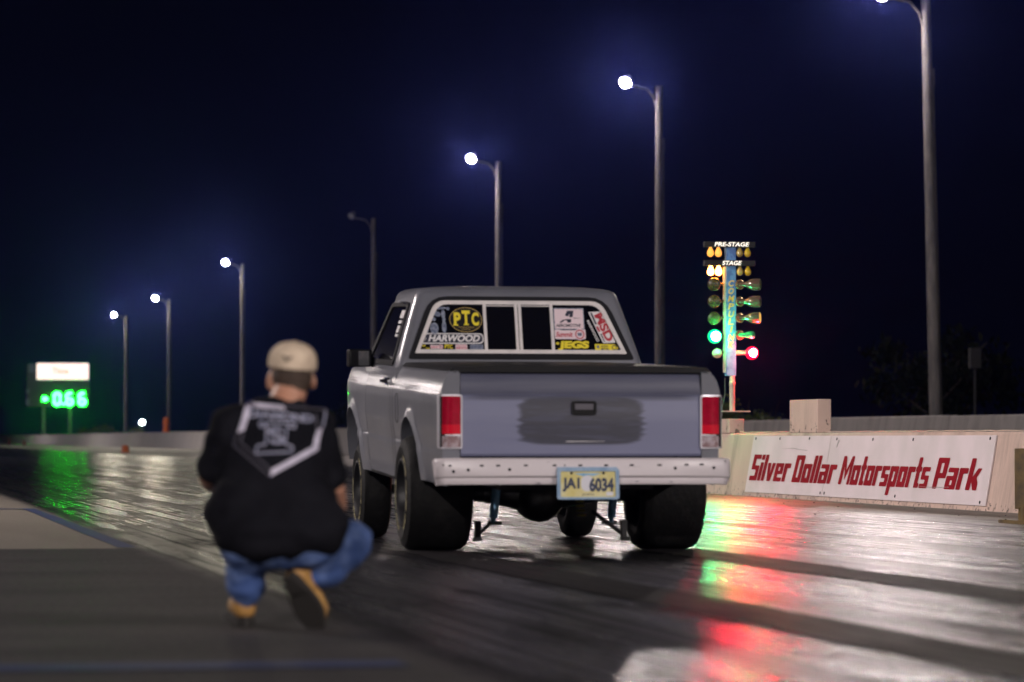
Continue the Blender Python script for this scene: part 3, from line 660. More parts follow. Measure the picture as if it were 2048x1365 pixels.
def lamp_l(px, py, m, r=.078, em=False):
    d = Vector((-.30, -.95, .0)).normalized(); o = Vector((TX(px), -.02, TZ(py)))
    mb = MB(); mb.lathe([(.028, .17), (.03, .13), (r * .72, .05), (r, .0), (r * 1.03, -.012), (r * .96, -.022)], o, -d * -1 if False else -d, n=24)
    mb.tube([o - d * .17, Vector((TX(1447), .03, TZ(py - 2)))], .02, n=8)
    b = mb.build('lamp', M['reflector'], st)
    mb = MB()
    if em: mb.ell(o + d * .01, (r * 1.12, r * 1.12, r * 1.12))
    else: mb.lathe([(r * .95, .008), (r * .6, .022), (0, .03)], o, d, n=20)
    mb.build('lens', M[m], b)
for py, m in ((566, 'led_face'), (601, 'led_face'), (635, 'led_face')): lamp_l(1421.5, py, m)
lamp_l(1423, 672, 'green_rim', .078, True)
mb = MB(); mb.ell((TX(1421.5), -.105, TZ(672)), (.056, .03, .056)); mb.build('filament', M['green_lit'], st)
lamp_l(1427.5, 706, 'pink_face', .062)
def lamp_r(py, m, body='glassy', L=.26, r=.073):
    d = Vector((.93, -.36, 0)).normalized(); o = Vector((TX(1468), .0, TZ(py)))
    mb = MB(); mb.lathe([(.0, .012), (.05, .012), (.062, .0), (.06, -.02), (.0, -.02)], o + Vector((.045, -.03, 0)), Vector((.3, -.95, 0)), n=20); bk = mb.build('lamp_socket', M['reflector'], st)
    mb = MB()
    mb.lathe([(.026, .0), (.028, .07), (.034, .09), (r * .8, .13), (r, .18), (r, L)] if L > .2 else [(.026, 0), (.028, .07), (r * .8, .1), (r, .15), (r * .8, L)], o + Vector((.03, -.03, 0)), d, n=24)
    b = mb.build('lamp', M[body], st)
    mb = MB()
    mb.lathe([(r * .97, L - .003), (r * .6, L + .012), (0, L + .017)], o + Vector((.03, -.03, 0)), d, n=20); mb.build('lens', M[m], b)
lamp_r(566, 'led_face'); lamp_r(601, 'led_face'); lamp_r(634, 'amber_face', 'glassy', .255); lamp_r(669, 'green_bulb', 'green_bulb', .185, .05)
mb = MB(); mb.tube([(TX(1468), .0, TZ(705)), (TX(1490), -.04, TZ(705))], [.03, .028]); b = mb.build('lamp', M['pink_face'], st)
mb = MB(); mb.ell((TX(1499.5), -.05, TZ(705.5)), (.082, .075, .082)); mb.build('lens', M['red_rim'], b)
mb = MB(); mb.ell((TX(1499.0), -.118, TZ(705.5)), (.045, .022, .048)); mb.build('filament', M['red_lit'], st)
mb = MB(); mb.tube([(TX(1447), .05, TZ(756)), (TX(1447), .05, TZ(790)), (TX(1441), .05, TZ(815)), (TX(1441), .06, TZ(832))], .006, n=6); mb.build('cable', M['steel_pole'], st)

# ------------------------------------------------------------------ vegetation
def foliage(name, c, rad, n, s, m, parent=None, clumps=9):
    mb = MB(); cs = []
    for _ in range(clumps):
        u = Vector((random.gauss(0, 1), random.gauss(0, 1), random.gauss(0, .8))).normalized() * random.uniform(.35, .95)
        cs.append((Vector((u.x * rad[0], u.y * rad[1], u.z * rad[2])), random.uniform(.25, .5)))
    for _ in range(n):
        k, rr = random.choice(cs); p = Vector(c) + k + Vector((random.gauss(0, 1) * rad[0], random.gauss(0, 1) * rad[1], random.gauss(0, 1) * rad[2])) * rr * .45
        q = Euler((random.uniform(0, 6), random.uniform(0, 6), random.uniform(0, 6))).to_matrix(); a = s * random.uniform(.5, 1.3)
        mb.add([p + q @ Vector(e) for e in ((-a, 0, 0), (0, -a * .45, 0), (a, 0, .1 * a), (0, a * .45, 0))], [(0, 1, 2, 3)])
    return mb.build(name, m, parent, 0)
def tree(loc, hgt, wid, m, label, n=2600):
    t = thing('tree', label, 'tree', loc, 0, 'trees beyond the far wall')
    mb = MB(); mb.tube([(0, 0, -.1), (.1, 0, hgt * .3), (0, .1, hgt * .6)], [hgt * .03, hgt * .022, hgt * .01], n=8)
    for k in range(5):
        a = k * 1.3; mb.tube([(0, 0, hgt * (.25 + .06 * k)), (math.cos(a) * wid * .35, math.sin(a) * wid * .35, hgt * (.5 + .06 * k))], [hgt * .012, hgt * .004], n=6)
    mb.build('trunk', M['bark'], t)
    foliage('crown', (0, 0, hgt * .6), (wid * .5, wid * .5, hgt * .38), n, hgt * .035, m, t, 14)
tree((36, 112, 0), 5.2, 5.0, M['leaf2'], 'dark round tree behind the large concrete block, left of the right-hand pole')
tree((41, 112, 0), 4.0, 4.2, M['leaf2'], 'low dark tree behind the nearest light pole')
tree((33, 104, 0), 3.4, 3.2, M['leaf2'], 'low dark tree right of the red starting lamp')
tree((40, 205, 0), 7.0, 8, M['leaf2'], 'dim tree seen above the shoulder of the crouching person')
tree((34, 228, 0), 4.4, 7, M['leaf2'], 'dim low tree left of the crouching person behind the grey wall')
tree((37, 255, 0), 3.6, 9, M['leaf2'], 'farthest dim low tree beyond the grey wall')
for x, y, r, hh, lb in ((24.6, 99, 1.0, 2.3, 'green bush behind the wall right of the starting light tree'), (25.6, 97, .9, 1.9, 'shorter green bush behind the wall beside the large block'),
                        (26.6, 104, .8, 2.0, 'thin green bush behind the wall nearest the starting lights')):
    t = thing('bush', lb, 'bush', (x, y, 0), 0, 'bushes behind the wall by the starting lights')
    mb = MB()
    for k in range(9):
        a = k * .7; mb.tube([(0, 0, 0), (math.cos(a) * r * .6, math.sin(a) * r * .6, hh * random.uniform(.6, .95))], [.02, .006], n=5)
    mb.build('stems', M['bark'], t); foliage('leaves', (0, 0, hh * .55), (r * .8, r * .8, hh * .4), 900, .09, M['leaf'], t, 12)
for x, y, r, hh, lb in ((25, 372, 3.0, 2.1, 'yellow green bush between the scoreboard posts'), (25, 345, 3.4, 1.9, 'olive bush at the foot of the scoreboard, right of its posts'), (25, 316, 2.6, 1.7, 'low bush at the foot of the farthest light pole')):
    t = thing('bush', lb, 'bush', (x, y, 0), 0, 'bushes at the foot of the scoreboard')
    mb = MB()
    for k in range(7):
        a = k * .9; mb.tube([(0, 0, 0), (math.cos(a) * r * .5, math.sin(a) * r * .5, hh * .8)], [.04, .01], n=5)
    mb.build('stems', M['bark'], t); foliage('leaves', (0, 0, hh * .55), (r * .6, r * .6, hh * .4), 700, .2, M['bush_leaf'], t, 12)

# ================================================================== PICKUP TRUCK
TK = thing('pickup_truck', 'grey primer pickup truck with stickers on its rear window and a white bumper', 'pickup truck', (4.100, 19.55, 0), R(-1.0))
RK = .034                                     # nose-up rake of the body
def rk(p): return (p[0], p[1], p[2] + RK * p[1])
class TB(MB):
    def build(s, *a, **k): s.v = [rk(p) for p in s.v]; return MB.build(s, *a, **k)
A1, A2 = (1.24, .335, .425), (3.99, .34, .41)   # wheel arches: y, z, radius
def prof(z, y=1.0):
    pts = [(.28, .752), (.33, .772), (.44, .790), (.585, .803), (.60, .797), (.615, .803), (.72, .815), (.86, .818), (.925, .815), (.94, .806), (.955, .804), (1.0, .789), (1.035, .770), (1.05, .752), (1.056, .725)]
    for (z0, x0), (z1, x1) in zip(pts, pts[1:]):
        if z <= z1: x = x0 + (x1 - x0) * max(0, (z - z0) / (z1 - z0)); break
    else: x = pts[-1][1]
    fl = 0
    for ay, az, ar in (A1, A2):
        r = math.hypot(y - ay, z - az) - ar
        if -.02 < r < .12 and z < .86: fl = max(fl, .022 * math.exp(-(max(r, 0) / .035) ** 2))
    if y > 4.1: x -= .06 * ((y - 4.1) / .6) ** 2
    if y < .05: x -= .012 * (1 - y / .05) ** 2
    return x + fl
def arch_bottom(y, zb):
    for ay, az, ar in (A1, A2):
        if abs(y - ay) < ar: return max(zb, az + math.sqrt(max(ar * ar - (y - ay) ** 2, 0)))
    return zb
def side_panel(mb, sx_, y0, y1, zb, zt):
    ys = [y0 + (y1 - y0) * k / max(2, int((y1 - y0) / .06)) for k in range(max(2, int((y1 - y0) / .06)) + 1)]
    for ay, az, ar in (A1, A2):
        ys = [y for y in ys if abs(y - ay) > ar + .004]
        ys += [q for q in [ay - (ar - 1e-4) * math.cos(math.pi * k / 32) for k in range(33)] if y0 <= q <= y1]
        ys += [q for q in (ay - ar - .003, ay + ar + .003) if y0 < q < y1]
    ys = sorted(set(round(q, 5) for q in ys)); N = 44; rows = []
    for y in ys:
        b = arch_bottom(y, zb(y)); top = zt(y)
        rows.append([(sx_ * prof(b + (top - b) * k / N - (0 if top > 1.03 else 0), y), y, b + (top - b) * k / N) for k in range(N + 1)])
    vs = [p for r in rows for p in r]; fs = []
    for i in range(len(rows) - 1):
        for k in range(N):
            a = i * (N + 1) + k; fs.append((a, a + N + 1, a + N + 2, a + 1))
    mb.add(vs, fs)
    # turned-in lip along the arch
    for ay, az, ar in (A1, A2):
        if y0 <= ay - ar and y1 >= ay + ar or (y0 < ay < y1):
            pr = []
            for k in range(33):
                yy = ay - ar * math.cos(math.pi * k / 32); zz = az + ar * math.sin(math.pi * k / 32)
                if y0 <= yy <= y1 and zz > zb(yy): pr.append((yy, zz))
            vs = []
            for yy, zz in pr: x = prof(zz, yy); vs += [(sx_ * x, yy, zz), (sx_ * (x - .07), yy, zz)]
            mb.add(vs, [(2 * i, 2 * i + 1, 2 * i + 3, 2 * i + 2) for i in range(len(pr) - 1)])
low = lambda y: .34
# --- body: bed sides, rear corner posts, cab lower shell, fenders, hood
bed = TB(); 
for s_ in (-1, 1):
    side_panel(bed, s_, 0.004, 1.985, lambda y: .40 if y < .82 else .345, lambda y: 1.056)
    bed.box((s_ * .735, 1.0, 1.046), (.06, 1.95, .012))                       # rail top
    bed.loft([[(s_ * x, y, z) for x, z in ((.702, .919), (.812, .919), (.806, .955), (.792, 1.0), (.772, 1.033), (.752, 1.043), (.702, 1.045))] for y in (.004, .10)]); bed.box((s_ * .752, .055, .52), (.10, .10, .19)); bed.box((s_ * .74, .06, .77), (.08, .08, .31))
bed.box((0, 1.97, .80), (1.6, .03, .5))
bed.build('bed', M['paint'], TK, 28)
for s_ in (-1, 1):
    mb = TB(); side_panel(mb, s_, 3.315, 4.66, lambda y: .345 if y < 4.4 else .4, lambda y: 1.045 - .06 * max(0, (y - 3.3) / 1.4) ** 2)
    mb.build('fender', M['paint'], TK, 28)
mb = TB()
mb.loft([[(x * (1 - .12 * max(0, (y - 4.1) / .6)), y, z + .03 * (1 - (x / .75) ** 2) - .06 * max(0, (y - 3.3) / 1.4) ** 2) for x, z in [(-.78 + 1.56 * k / 12, 1.03) for k in range(13)]] for y in (3.3, 3.6, 4.0, 4.4, 4.66)], 0, False, False)
mb.build('hood', M['paint'], TK, 28)
mb = TB(); mb.box((0, 4.66, .68), (1.40, .04, .56)); mb.build('front_panel', M['paint'], TK, 28)
# --- cab shell above the belt, one closed shape
def plan(w_, yr, yf, z, r=.055):
    pts = []
    for qx, yc, a0 in ((1, yf - r * 2, 0), (-1, yf - r * 2, 90), (-1, yr + r, 180), (1, yr + r, 270)):
        rr = r * 2 if a0 < 180 else r
        for k in range(7):
            t_ = R(a0 + 90 * k / 6); pts.append((qx * (w_ - rr) + rr * math.cos(t_), yc + rr * math.sin(t_), z))
    return pts
def yr(z): return 2.0 + (z - 1.045) * .34
def yf(z): return 3.62 - (z - 1.045) * 1.15
def hw(z): return .790 - (z - 1.045) * .285 - .06 * max(0, (z - 1.045)) ** 2
mb = TB(); L_ = []
for s_ in (-1, 1): side_panel(mb, s_, 2.005, 2.10, low, lambda y: 1.045)
for z in (.99, 1.045, 1.12, 1.2, 1.3, 1.4, 1.475): L_.append(plan(hw(max(z, 1.045)), yr(max(z, 1.045)), yf(max(z, 1.045)), z))
for z, ins in ((1.503, .008), (1.523, .022), (1.537, .05), (1.547, .10), (1.556, .2), (1.561, .34)):
    L_.append(plan(hw(1.475) - ins, yr(1.475) + ins * .8 + .004, yf(1.475) - ins * .6, z, .055))
mb.loft(L_); cab = mb.build('cab', M['paint'], TK, 40)
mb = TB(); mb.box((0, 2.7, .70), (1.45, 1.3, .64)); mb.box((0, 4.0, .74), (1.0, 1.1, .4)); mb.box((0, 1.0, .62), (1.12, 1.85, .36)); mb.box((0, 2.3, .42), (.9, 4.3, .10))
mb.build('chassis', M['dark_metal'], TK, 0)
# --- doors with handle and side window
for s_ in (-1, 1):
    mb = TB(); side_panel(mb, s_, 2.115, 3.305, lambda y: .36, lambda y: 1.05)
    dr = mb.build('door', M['paint'], TK, 28)
    mb = TB()
    mb.prism(rrect(2.30, .955, .16, .045, .015), lambda a, b, t: (s_ * (.808 + t), a, b), -.006, .008)
    mb.tube([(s_ * .812, 2.24, .957), (s_ * .842, 2.26, .957), (s_ * .842, 2.34, .957), (s_ * .812, 2.36, .957)], .012, n=8)
    mb.build('handle', M['chrome'], dr)
    wi = [(2.20, 1.09), (3.28, 1.09), (2.98, 1.43), (2.30, 1.43)]
    fnw = lambda a, b, t: (s_ * (hw(b) + t), a, b)
    mb = TB(); mb.ring(rpoly([(2.15, 1.06), (3.42, 1.06), (3.04, 1.455), (2.25, 1.455)], .05), rpoly(wi, .05), fnw, -.01, .012); wf = mb.build('window_frame', M['seal'], dr, 0)
    mb = TB(); mb.prism(rpoly(wi, .05), fnw, -.01, .004); mb.build('side_window', M['black_glass'], dr, 0)
    if s_ < 0:
        mb = TB(); mb.tube([(s_ * (hw(1.44) + .016), 2.27, 1.452), (s_ * (hw(1.44) + .016), 2.55, 1.455)], .007, n=6); mb.build('window_trim', M['chrome'], dr)
        mb = TB()
        for k, (a, b, w2, h2) in enumerate(((2.42, 1.38, .14, .05), (2.42, 1.33, .12, .02), (2.41, 1.285, .10, .045), (2.40, 1.245, .11, .018))):
            mb.prism(rrect(a, b, w2, h2, .008), fnw, .005, .007)
        mb.build('sticker', M['white'], dr, 0)
# fuel door outline on the left bed side, arch dark liners
mb = TB(); fo = rrect(1.80, .80, .11, .18, .03)
mb.ring(fo, rrect(1.80, .80, .10, .17, .028), lambda a, b, t: (-(prof(b, a) + t), a, b), -.004, .002); mb.build('fuel_door_seam', M['seal'], TK, 0)
# windshield
mb = TB(); mb.prism([(-.66, 1.08), (.66, 1.08), (.56, 1.44), (-.56, 1.44)], lambda a, b, t: (a, yf(b) + t, b), .002, .008); mb.build('windshield', M['black_glass'], TK, 0)
# --- rear window: seal, frame, panes, stickers
rw = lambda a, b, t: (a, yr(b) - t - .001, b)
tz = lambda px, py: ((px - 1044.) * .003165, .67 + (878 - py) / 322.5 - .071)
so = rpoly([(-.715, 1.100), (.725, 1.100), (.560, 1.494), (-.560, 1.494)], [.02, .02, .11, .11]); si = rpoly([(-.672, 1.136), (.678, 1.136), (.532, 1.468), (-.532, 1.468)], [.008, .008, .07, .07])
fi = rpoly([(-.638, 1.160), (.642, 1.160), (.510, 1.443), (-.510, 1.443)], [.008, .008, .06, .06])
mb = TB(); mb.ring(so, si, rw, -.02, .010); mb.prism(so, rw, -.03, .002); wn = mb.build('rear_window', M['seal'], TK, 0)
mb = TB(); mb.ring(si, fi, rw, .002, .016)
for px, wd in ((975, .020), (1038.5, .019), (1046, .019), (1110, .020)):
    x, _ = tz(px, 650); mb.prism([(x - wd / 2, 1.158), (x + wd / 2, 1.158), (x + wd / 2, 1.444), (x - wd / 2, 1.444)], rw, .0125 if wd > .0195 else .0105, .0145 if wd > .0195 else .0135)
mb.prism([(tz(978, 0)[0], 1.432), (tz(1107, 0)[0], 1.432), (tz(1107, 0)[0], 1.438), (tz(978, 0)[0], 1.438)], rw, .005, .009)
mb.build('window_frame', M['alu'], wn, 0)
mb = TB(); mb.prism(fi, rw, .002, .004); mb.build('pane', M['black_glass'], wn, 0)
T0 = .0046
def sticker(mats, fnb):
    mb = TB(); fnb(mb); return mb.build('sticker', [M[k] for k in mats], wn, 0)
def pxs(px, py): return tz(px, py)
PS = .003165
def ellipse(c, a, b, n=36): return [(c[0] + a * math.cos(2 * math.pi * k / n), c[1] + b * math.sin(2 * math.pi * k / n)) for k in range(n)]
def prism0(mb, pts, t, mi=0): mb.add([rw(u, v, t) for u, v in pts], [tuple(range(len(pts)))], mi)
def s_ptc(mb):
    c = pxs(937, 637); mb.ring(ellipse(c, .104, .078), ellipse(c, .1005, .0745), rw, T0, T0 + .001, 1); prism0(mb, ellipse(c, .100, .074), T0, 0)
    for ch, px, w_, py, h_ in (('P', 920, .044, 635.5, .084), ('T', 937.5, .052, 633, .092), ('C', 956, .046, 635.5, .084)):
        q = pxs(px, py); text(mb, ch, rw, q, w_, h_, T0 + .002, 2, bold=.045)
        if ch != 'C': prism0(mb, rrect(q[0] - (.012 if ch == 'P' else 0), q[1] - h_ / 2 + .004, .032, .008, .002), T0 + .0023, 2)
    for k in (-1, 1): q = pxs(937.5 + k * 16.2, 626); 
    text(mb, 'TRANSMISSIONS', rw, pxs(937, 652), .105, .008, T0 + .002, 1); text(mb, 'CONVERTERS', rw, pxs(936, 656), .06, .007, T0 + .002, 1)
sticker(('black_plastic', 'gold', 'yellow'), s_ptc)
def s_harwood(mb):
    P = [pxs(*q) for q in ((848, 686), (855, 675), (851, 671), (857, 664.5), (971, 664.5), (971, 685.5))]
    C = Vector((sum(p[0] for p in P) / 6, sum(p[1] for p in P) / 6))
    o = rpoly(P, [.004, .004, .004, .008, .03, .03]); i = [((u - C.x) * .972 + C.x, (v - C.y) * .82 + C.y) for u, v in o]
    mb.ring(o, i, rw, T0, T0 + .001, 1); prism0(mb, i, T0, 0)
    text(mb, 'HARWOOD', rw, pxs(912.5, 674.5), .322, .043, T0 + .002, 1, shear=.3, bold=.035)
sticker(('navy', 'white'), s_harwood)
def s_grey(mb):
    for px, py, a, b in ((858, 652, 4, 13), (873, 655, 8.5, 12), (873, 636, 4, 4), (881, 626, 6, 5), (875, 622, 5, 6), (893, 652, 4.5, 12), (893, 637, 3.5, 4), (892, 626, 4, 9), (886, 613.5, 13, 2.6), (902, 614.5, 3.2, 3.4)):
        prism0(mb, ellipse(pxs(px, py), a * PS, b * PS, 14), T0 + .0002 * (px % 7), 0)
sticker(('grey_blue',), s_grey)
def s_small1(mb):
    text(mb, 'VP', rw, pxs(850, 690), .024, .012, T0, 0, bold=.03); text(mb, 'RACING', rw, pxs(858, 695), .024, .010, T0, 0, bold=.02)
sticker(('yellow',), s_small1)
def summit(px, py, k, mb):
    c = pxs(px, py); U = lambda a, b: (c[0] + a * k, c[1] + b * k)
    o = rpoly([U(-.098, -.030), U(.10, -.030), U(.10, .034), U(.04, .026), U(-.05, .026), U(-.098, .034)], .012 * k)
    prism0(mb, o, T0, 0); prism0(mb, ellipse(U(.062, 0), .036 * k, .036 * k, 24), T0 + .0005, 0)
    mb.ring(ellipse(U(.062, 0), .030 * k, .030 * k, 24), ellipse(U(.062, 0), .023 * k, .023 * k, 24), rw, T0 + .001, T0 + .0012, 1)
    prism0(mb, rrect(U(.062, 0)[0], U(.062, 0)[1], .028 * k, .02 * k, .002 * k), T0 + .001, 2)
    text(mb, 'Summit', rw, U(-.036, 0), .105 * k, .032 * k, T0 + .001, 1, shear=.2, bold=.03)
sticker(('pink', 'red', 'grey_blue'), lambda mb: summit(876, 692, .40, mb))
sticker(('yellow',), lambda mb: text(mb, 'PTC', rw, pxs(900, 691.5), .05, .026, T0, 0, bold=.03))
def s_pinkrect(mb):
    prism0(mb, rrect(*pxs(925.5, 692), .074, .034, .006), T0, 0); text(mb, 'RACING', rw, pxs(925.5, 689), .06, .009, T0 + .001, 1); text(mb, 'SERVICE', rw, pxs(925.5, 694), .066, .014, T0 + .001, 1, bold=.03)
sticker(('pink', 'red'), s_pinkrect)
sticker(('grey_blue',), lambda mb: prism0(mb, rrect(*pxs(956, 692), .084, .032, .002), T0))
def s_aero(mb):
    c = pxs(1145.5, 634); prism0(mb, rrect(c[0], c[1], .196, .136, .004), T0, 2); prism0(mb, rrect(c[0], c[1], .184, .124, .003), T0 + .0006, 0)
    U = lambda zx, zy: pxs(1080 + zx / 10.24, 590 + zy / 10.24)
    for poly in ([(640, 280), (775, 280), (750, 415), (680, 415), (690, 345), (655, 400), (590, 380)], [(640, 455), (720, 455), (705, 528), (625, 528), (635, 485), (580, 485), (520, 528), (462, 528), (540, 470)], [(770, 428), (935, 436), (770, 444)]):
        prism0(mb, [U(*q) for q in poly], T0 + .0014, 1)
    text(mb, 'AEROMOTIVE', rw, U(650, 588), .158, .020, T0 + .0014, 1, shear=.25, bold=.03)
sticker(('pink', 'navy', 'grey_blue'), s_aero)
sticker(('pink', 'red', 'grey_blue'), lambda mb: summit(1146, 665.5, 1.0, mb))
def s_jegs(mb):
    q = pxs(1152, 688.5); text(mb, 'JEGS', rw, q, .195, .060, T0, 0, shear=.16, bold=.06)
    c = pxs(1119.5, 684); prism0(mb, [(c[0] - .014, c[1] + .008), (c[0] - .008, c[1] - .006), (c[0] + .008, c[1] - .006), (c[0] + .014, c[1] + .008), (c[0] + .006, c[1] + .002), (c[0], c[1] + .010), (c[0] - .006, c[1] + .002)], T0, 0)
sticker(('yellow',), s_jegs)
def s_msd(mb):
    P = [pxs(*q) for q in ((1185.5, 620), (1213, 618.5), (1237.5, 682), (1212, 683))]
    prism0(mb, rpoly(P, .004), T0, 0)
    text(mb, 'MSD', rw, pxs(1216, 650.5), .185, .058, T0 + .0012, 1, rot=R(-68), shear=-.05, bold=.045)
    q = [pxs(*e) for e in ((1189, 621.5), (1193, 621.5), (1202, 645), (1198, 645))]; prism0(mb, q, T0 + .0012, 2)
    q = [pxs(*e) for e in ((1199, 649), (1204, 649), (1208, 660), (1204, 660))]; prism0(mb, q, T0 + .0012, 1)
    q = [pxs(*e) for e in ((1207, 664), (1210, 664), (1216, 681), (1214, 681))]; prism0(mb, q, T0 + .0012, 2)
sticker(('white', 'red', 'navy'), s_msd)
sticker(('white',), lambda mb: text(mb, 'HARWOOD', rw, pxs(1193, 658.5), .145, .017, T0, 0, rot=R(-66), bold=.02))
def s_arrow(mb):
    P = [pxs(*q) for q in ((1194.5, 685), (1232, 685), (1236, 686), (1242, 693), (1236, 699), (1195.5, 699))]; prism0(mb, rpoly(P, .003), T0, 0)
    text(mb, 'AUTO', rw, pxs(1214, 689.5), .045, .013, T0 + .001, 1, bold=.03); text(mb, 'METER', rw, pxs(1215, 695), .05, .013, T0 + .001, 1, bold=.03)
    prism0(mb, rrect(*pxs(1201, 690.5), .016, .018, .003), T0 + .001, 2); mb.ring(ellipse(pxs(1234, 692), .016, .016, 16), ellipse(pxs(1234, 692), .011, .011, 16), rw, T0 + .001, T0 + .0012, 1)
sticker(('yellow', 'navy', 'grey_blue'), s_arrow)

# --- bed cover, tailgate, handle, lights
mb = TB(); mb.loft([[(x, y, z) for x, z in ((-.750, 1.047), (-.758, 1.060), (-.738, 1.078), (-.4, 1.086), (.4, 1.086), (.738, 1.078), (.758, 1.060), (.750, 1.047))] for y in (.035, .05, 1.9, 1.96)])
mb.build('bed_cover', M['black_plastic'], TK, 50)
mb = TB(); gp = [(.012, .57), (0, .585), (-.004, .75), (0, .908), (.006, .919), (.012, .923), (.012, .930), (.010, .936), (.028, 1.025), (.036, 1.036), (.06, 1.040)]
xs = [-.697 + 1.394 * k / 24 for k in range(25)]
vs = [(x, y - .006 * (1 - (x / .697) ** 2), z) for x in xs for y, z in gp]; n = len(gp)
mb.add(vs, [(i * n + k, i * n + k + 1, (i + 1) * n + k + 1, (i + 1) * n + k) for i in range(24) for k in range(n - 1)])
for i in (0, 24): mb.add([vs[i * n + k] for k in range(n)] + [(xs[i], .09, .57), (xs[i], .09, 1.04)], [tuple(range(n)) + (n + 1, n)])
gate = mb.build('tailgate', M['gate'], TK, 30)
mb = TB(); mb.ring(rrect(.012, .846, .142, .080, .014), rrect(.012, .848, .118, .056, .010), lambda a, b, t: (a, -t, b), -.012, .022); mb.prism(rrect(.012, .848, .118, .056, .010), lambda a, b, t: (a, -t, b), -.01, .012)
hd = mb.build('handle', M['black_plastic'], gate, 30)
mb = TB(); mb.box((.012, -.0155, .853), (.108, .006, .036)); mb.build('handle_paddle', mat('grey_paddle', (.09, .085, .105), .4), gate, 30, .002)
mb = TB(); mb.prism([(-.10, .653), (.13, .6545), (.135, .6560), (-.08, .6570)], lambda a, b, t: (a, -t, b), .004, .0098); mb.build('scratch', M['white'], gate, 0)
for s_ in (-1, 1):
    tl = TB(); cx_ = s_ * .757
    fnl = lambda a, b, t: (cx_ + a * s_, -t - .004 + (.030 * max(0, (a - .01) / .05) ** 2 if a > .01 else 0), b)
    tl.ring(rrect(0, .767, .134, .308, .012), rrect(0, .767, .116, .290, .008), fnl, -.03, .014)
    tl.prism([(-.060, .687), (.060, .687), (.060, .696), (-.060, .696)], fnl, 0, .0135)
    lamp = tl.build('tail_light', M['bezel'], TK, 30)
    for nm, z0, z1, mm in (('red_lens', .752, .912, 'lens_red'), ('red_lens', .697, .7515, 'lens_red2'), ('clear_lens', .622, .686, 'lens_clear')):
        q = TB(); N = 8; vs = []
        for k in range(N + 1):
            a = -.058 + .116 * k / N
            for b in (z0, z1): vs.append(fnl(a, b, .006 + .007 * math.sin(math.pi * k / N)))
        q.add(vs, [(2 * k, 2 * k + 2, 2 * k + 3, 2 * k + 1) for k in range(N)]); q.build(nm, M[mm], lamp, 60)
    q = TB(); q.box((cx_, .02, .767), (.118, .03, .29)); q.build('lamp_back', M['black_plastic'], lamp, 0)
# --- bumper with holes, licence plate
bp = [(.0, .548), (-.085, .562), (-.100, .556), (-.106, .545), (-.108, .462), (-.100, .452), (-.088, .448), (-.090, .425), (-.084, .412), (-.02, .410)]
mb = MB(); rings = []
for k, x in enumerate((-.855, -.85, -.835, -.80, -.4, 0, .4, .80, .835, .85, .855)):
    e = max(0, abs(x) - .79) / .065; rings.append([(x - (1 if x > 0 else -1) * max(0, (.45 - z)) * .45 * min(1, e * 2), y + .05 * e ** 2.2, z - .006 * e) for y, z in bp])
mb.loft(rings, 0, True); bu = mb.build('bumper', M['bumper'], TK, 40)
mb = MB(); U = lambda zx: (680 + zx / 2.56 - 1162.5) / 355.0 + .006
hs_ = [(525, .018, 133), (690, .024, 133), (775, .024, 133), (920, .024, 132), (1070, .022, 132), (1123, .007, 132), (1205, .024, 132), (1340, .024, 132), (1475, .024, 131), (1622, .026, 131), (1765, .024, 129), (1845, .024, 128), (492, .008, 130), (1972, .006, 112)]
for zx, w_, zy in hs_: mb.prism(rrect(U(zx), .67 + (878 - 880 - zy / 2.56) / 355, w_, .010, .004), lambda a, b, t: (a, -.108 - t + .05 * (max(0, abs(a) - .79) / .065) ** 2.2, b), -.004, .0012)
for zx, zy in ((543, 163), (620, 155), (835, 153), (1705, 147), (1910, 145)): mb.prism(ellipse((U(zx), .67 + (878 - 880 - zy / 2.56) / 355), .009, .009, 12), lambda a, b, t: (a, -.108 - t + .05 * (max(0, abs(a) - .79) / .065) ** 2.2, b), -.004, .0012)
mb.build('bolt_holes', M['hole'], bu, 0)
mb = MB(); fp = lambda a, b, t: (a + .014, -.113 - t - (.503 - b) * .05, b)
mb.ring(rrect(.0, .415, .358, .176, .012), rrect(.0, .413, .318, .146, .008), fp, -.004, .012); mb.box((.01, -.11, .502), (.345, .02, .016))
pl = mb.build('license_plate', M['plate_blue'], TK, 30)
mb = MB(); pg = rrect(.0, .413, .318, .146, .008); mb.add([fp(a, b, .003) for a, b in pg], [tuple(range(len(pg)))], 0)
mb.prism(rrect(-.005, .417, .07, .09, .034), fp, .003, .0036, 1); mb.prism([(-.08, .474), (.08, .474), (.03, .458), (0, .464), (-.03, .458)], fp, .003, .0037, 2)
text(mb, 'JA1', fp, (-.098, .410), .100, .080, .0045, 3, bold=.05); text(mb, '6034', fp, (.078, .410), .142, .080, .0045, 3, bold=.05)
text(mb, 'JASPER', fp, (.0, .353), .072, .013, .0045, 3); mb.prism(rrect(.125, .358, .04, .022, .003), fp, .003, .0045, 1)
for x in (-.095, .09): mb.prism(ellipse((x, .475), .008, .008, 12), fp, .003, .006, 4)
mb.build('plate_face', [M[k] for k in ('plate_yellow', 'plate_white', 'blue_anod', 'plate_ink', 'hole')], pl, 0)
# --- mirrors
for s_ in (-1, 1):
    mb = TB(); mb.box((s_ * .885, 3.10, 1.092), (.155, .09, .115), rot=Euler((0, 0, R(-6 * s_))).to_matrix()); mb.tube([(s_ * .83, 3.12, 1.08), (s_ * .74, 3.2, 1.05)], [.03, .04], n=8)
    mi_ = mb.build('side_mirror', M['black_plastic'], TK, 40, .02, 3)
    mb = TB(); mb.box((s_ * .862, 3.052, 1.092), (.07, .004, .095), rot=Euler((0, 0, R(-6 * s_))).to_matrix()); mb.build('mirror_glass', M['mirror'], mi_, 0)
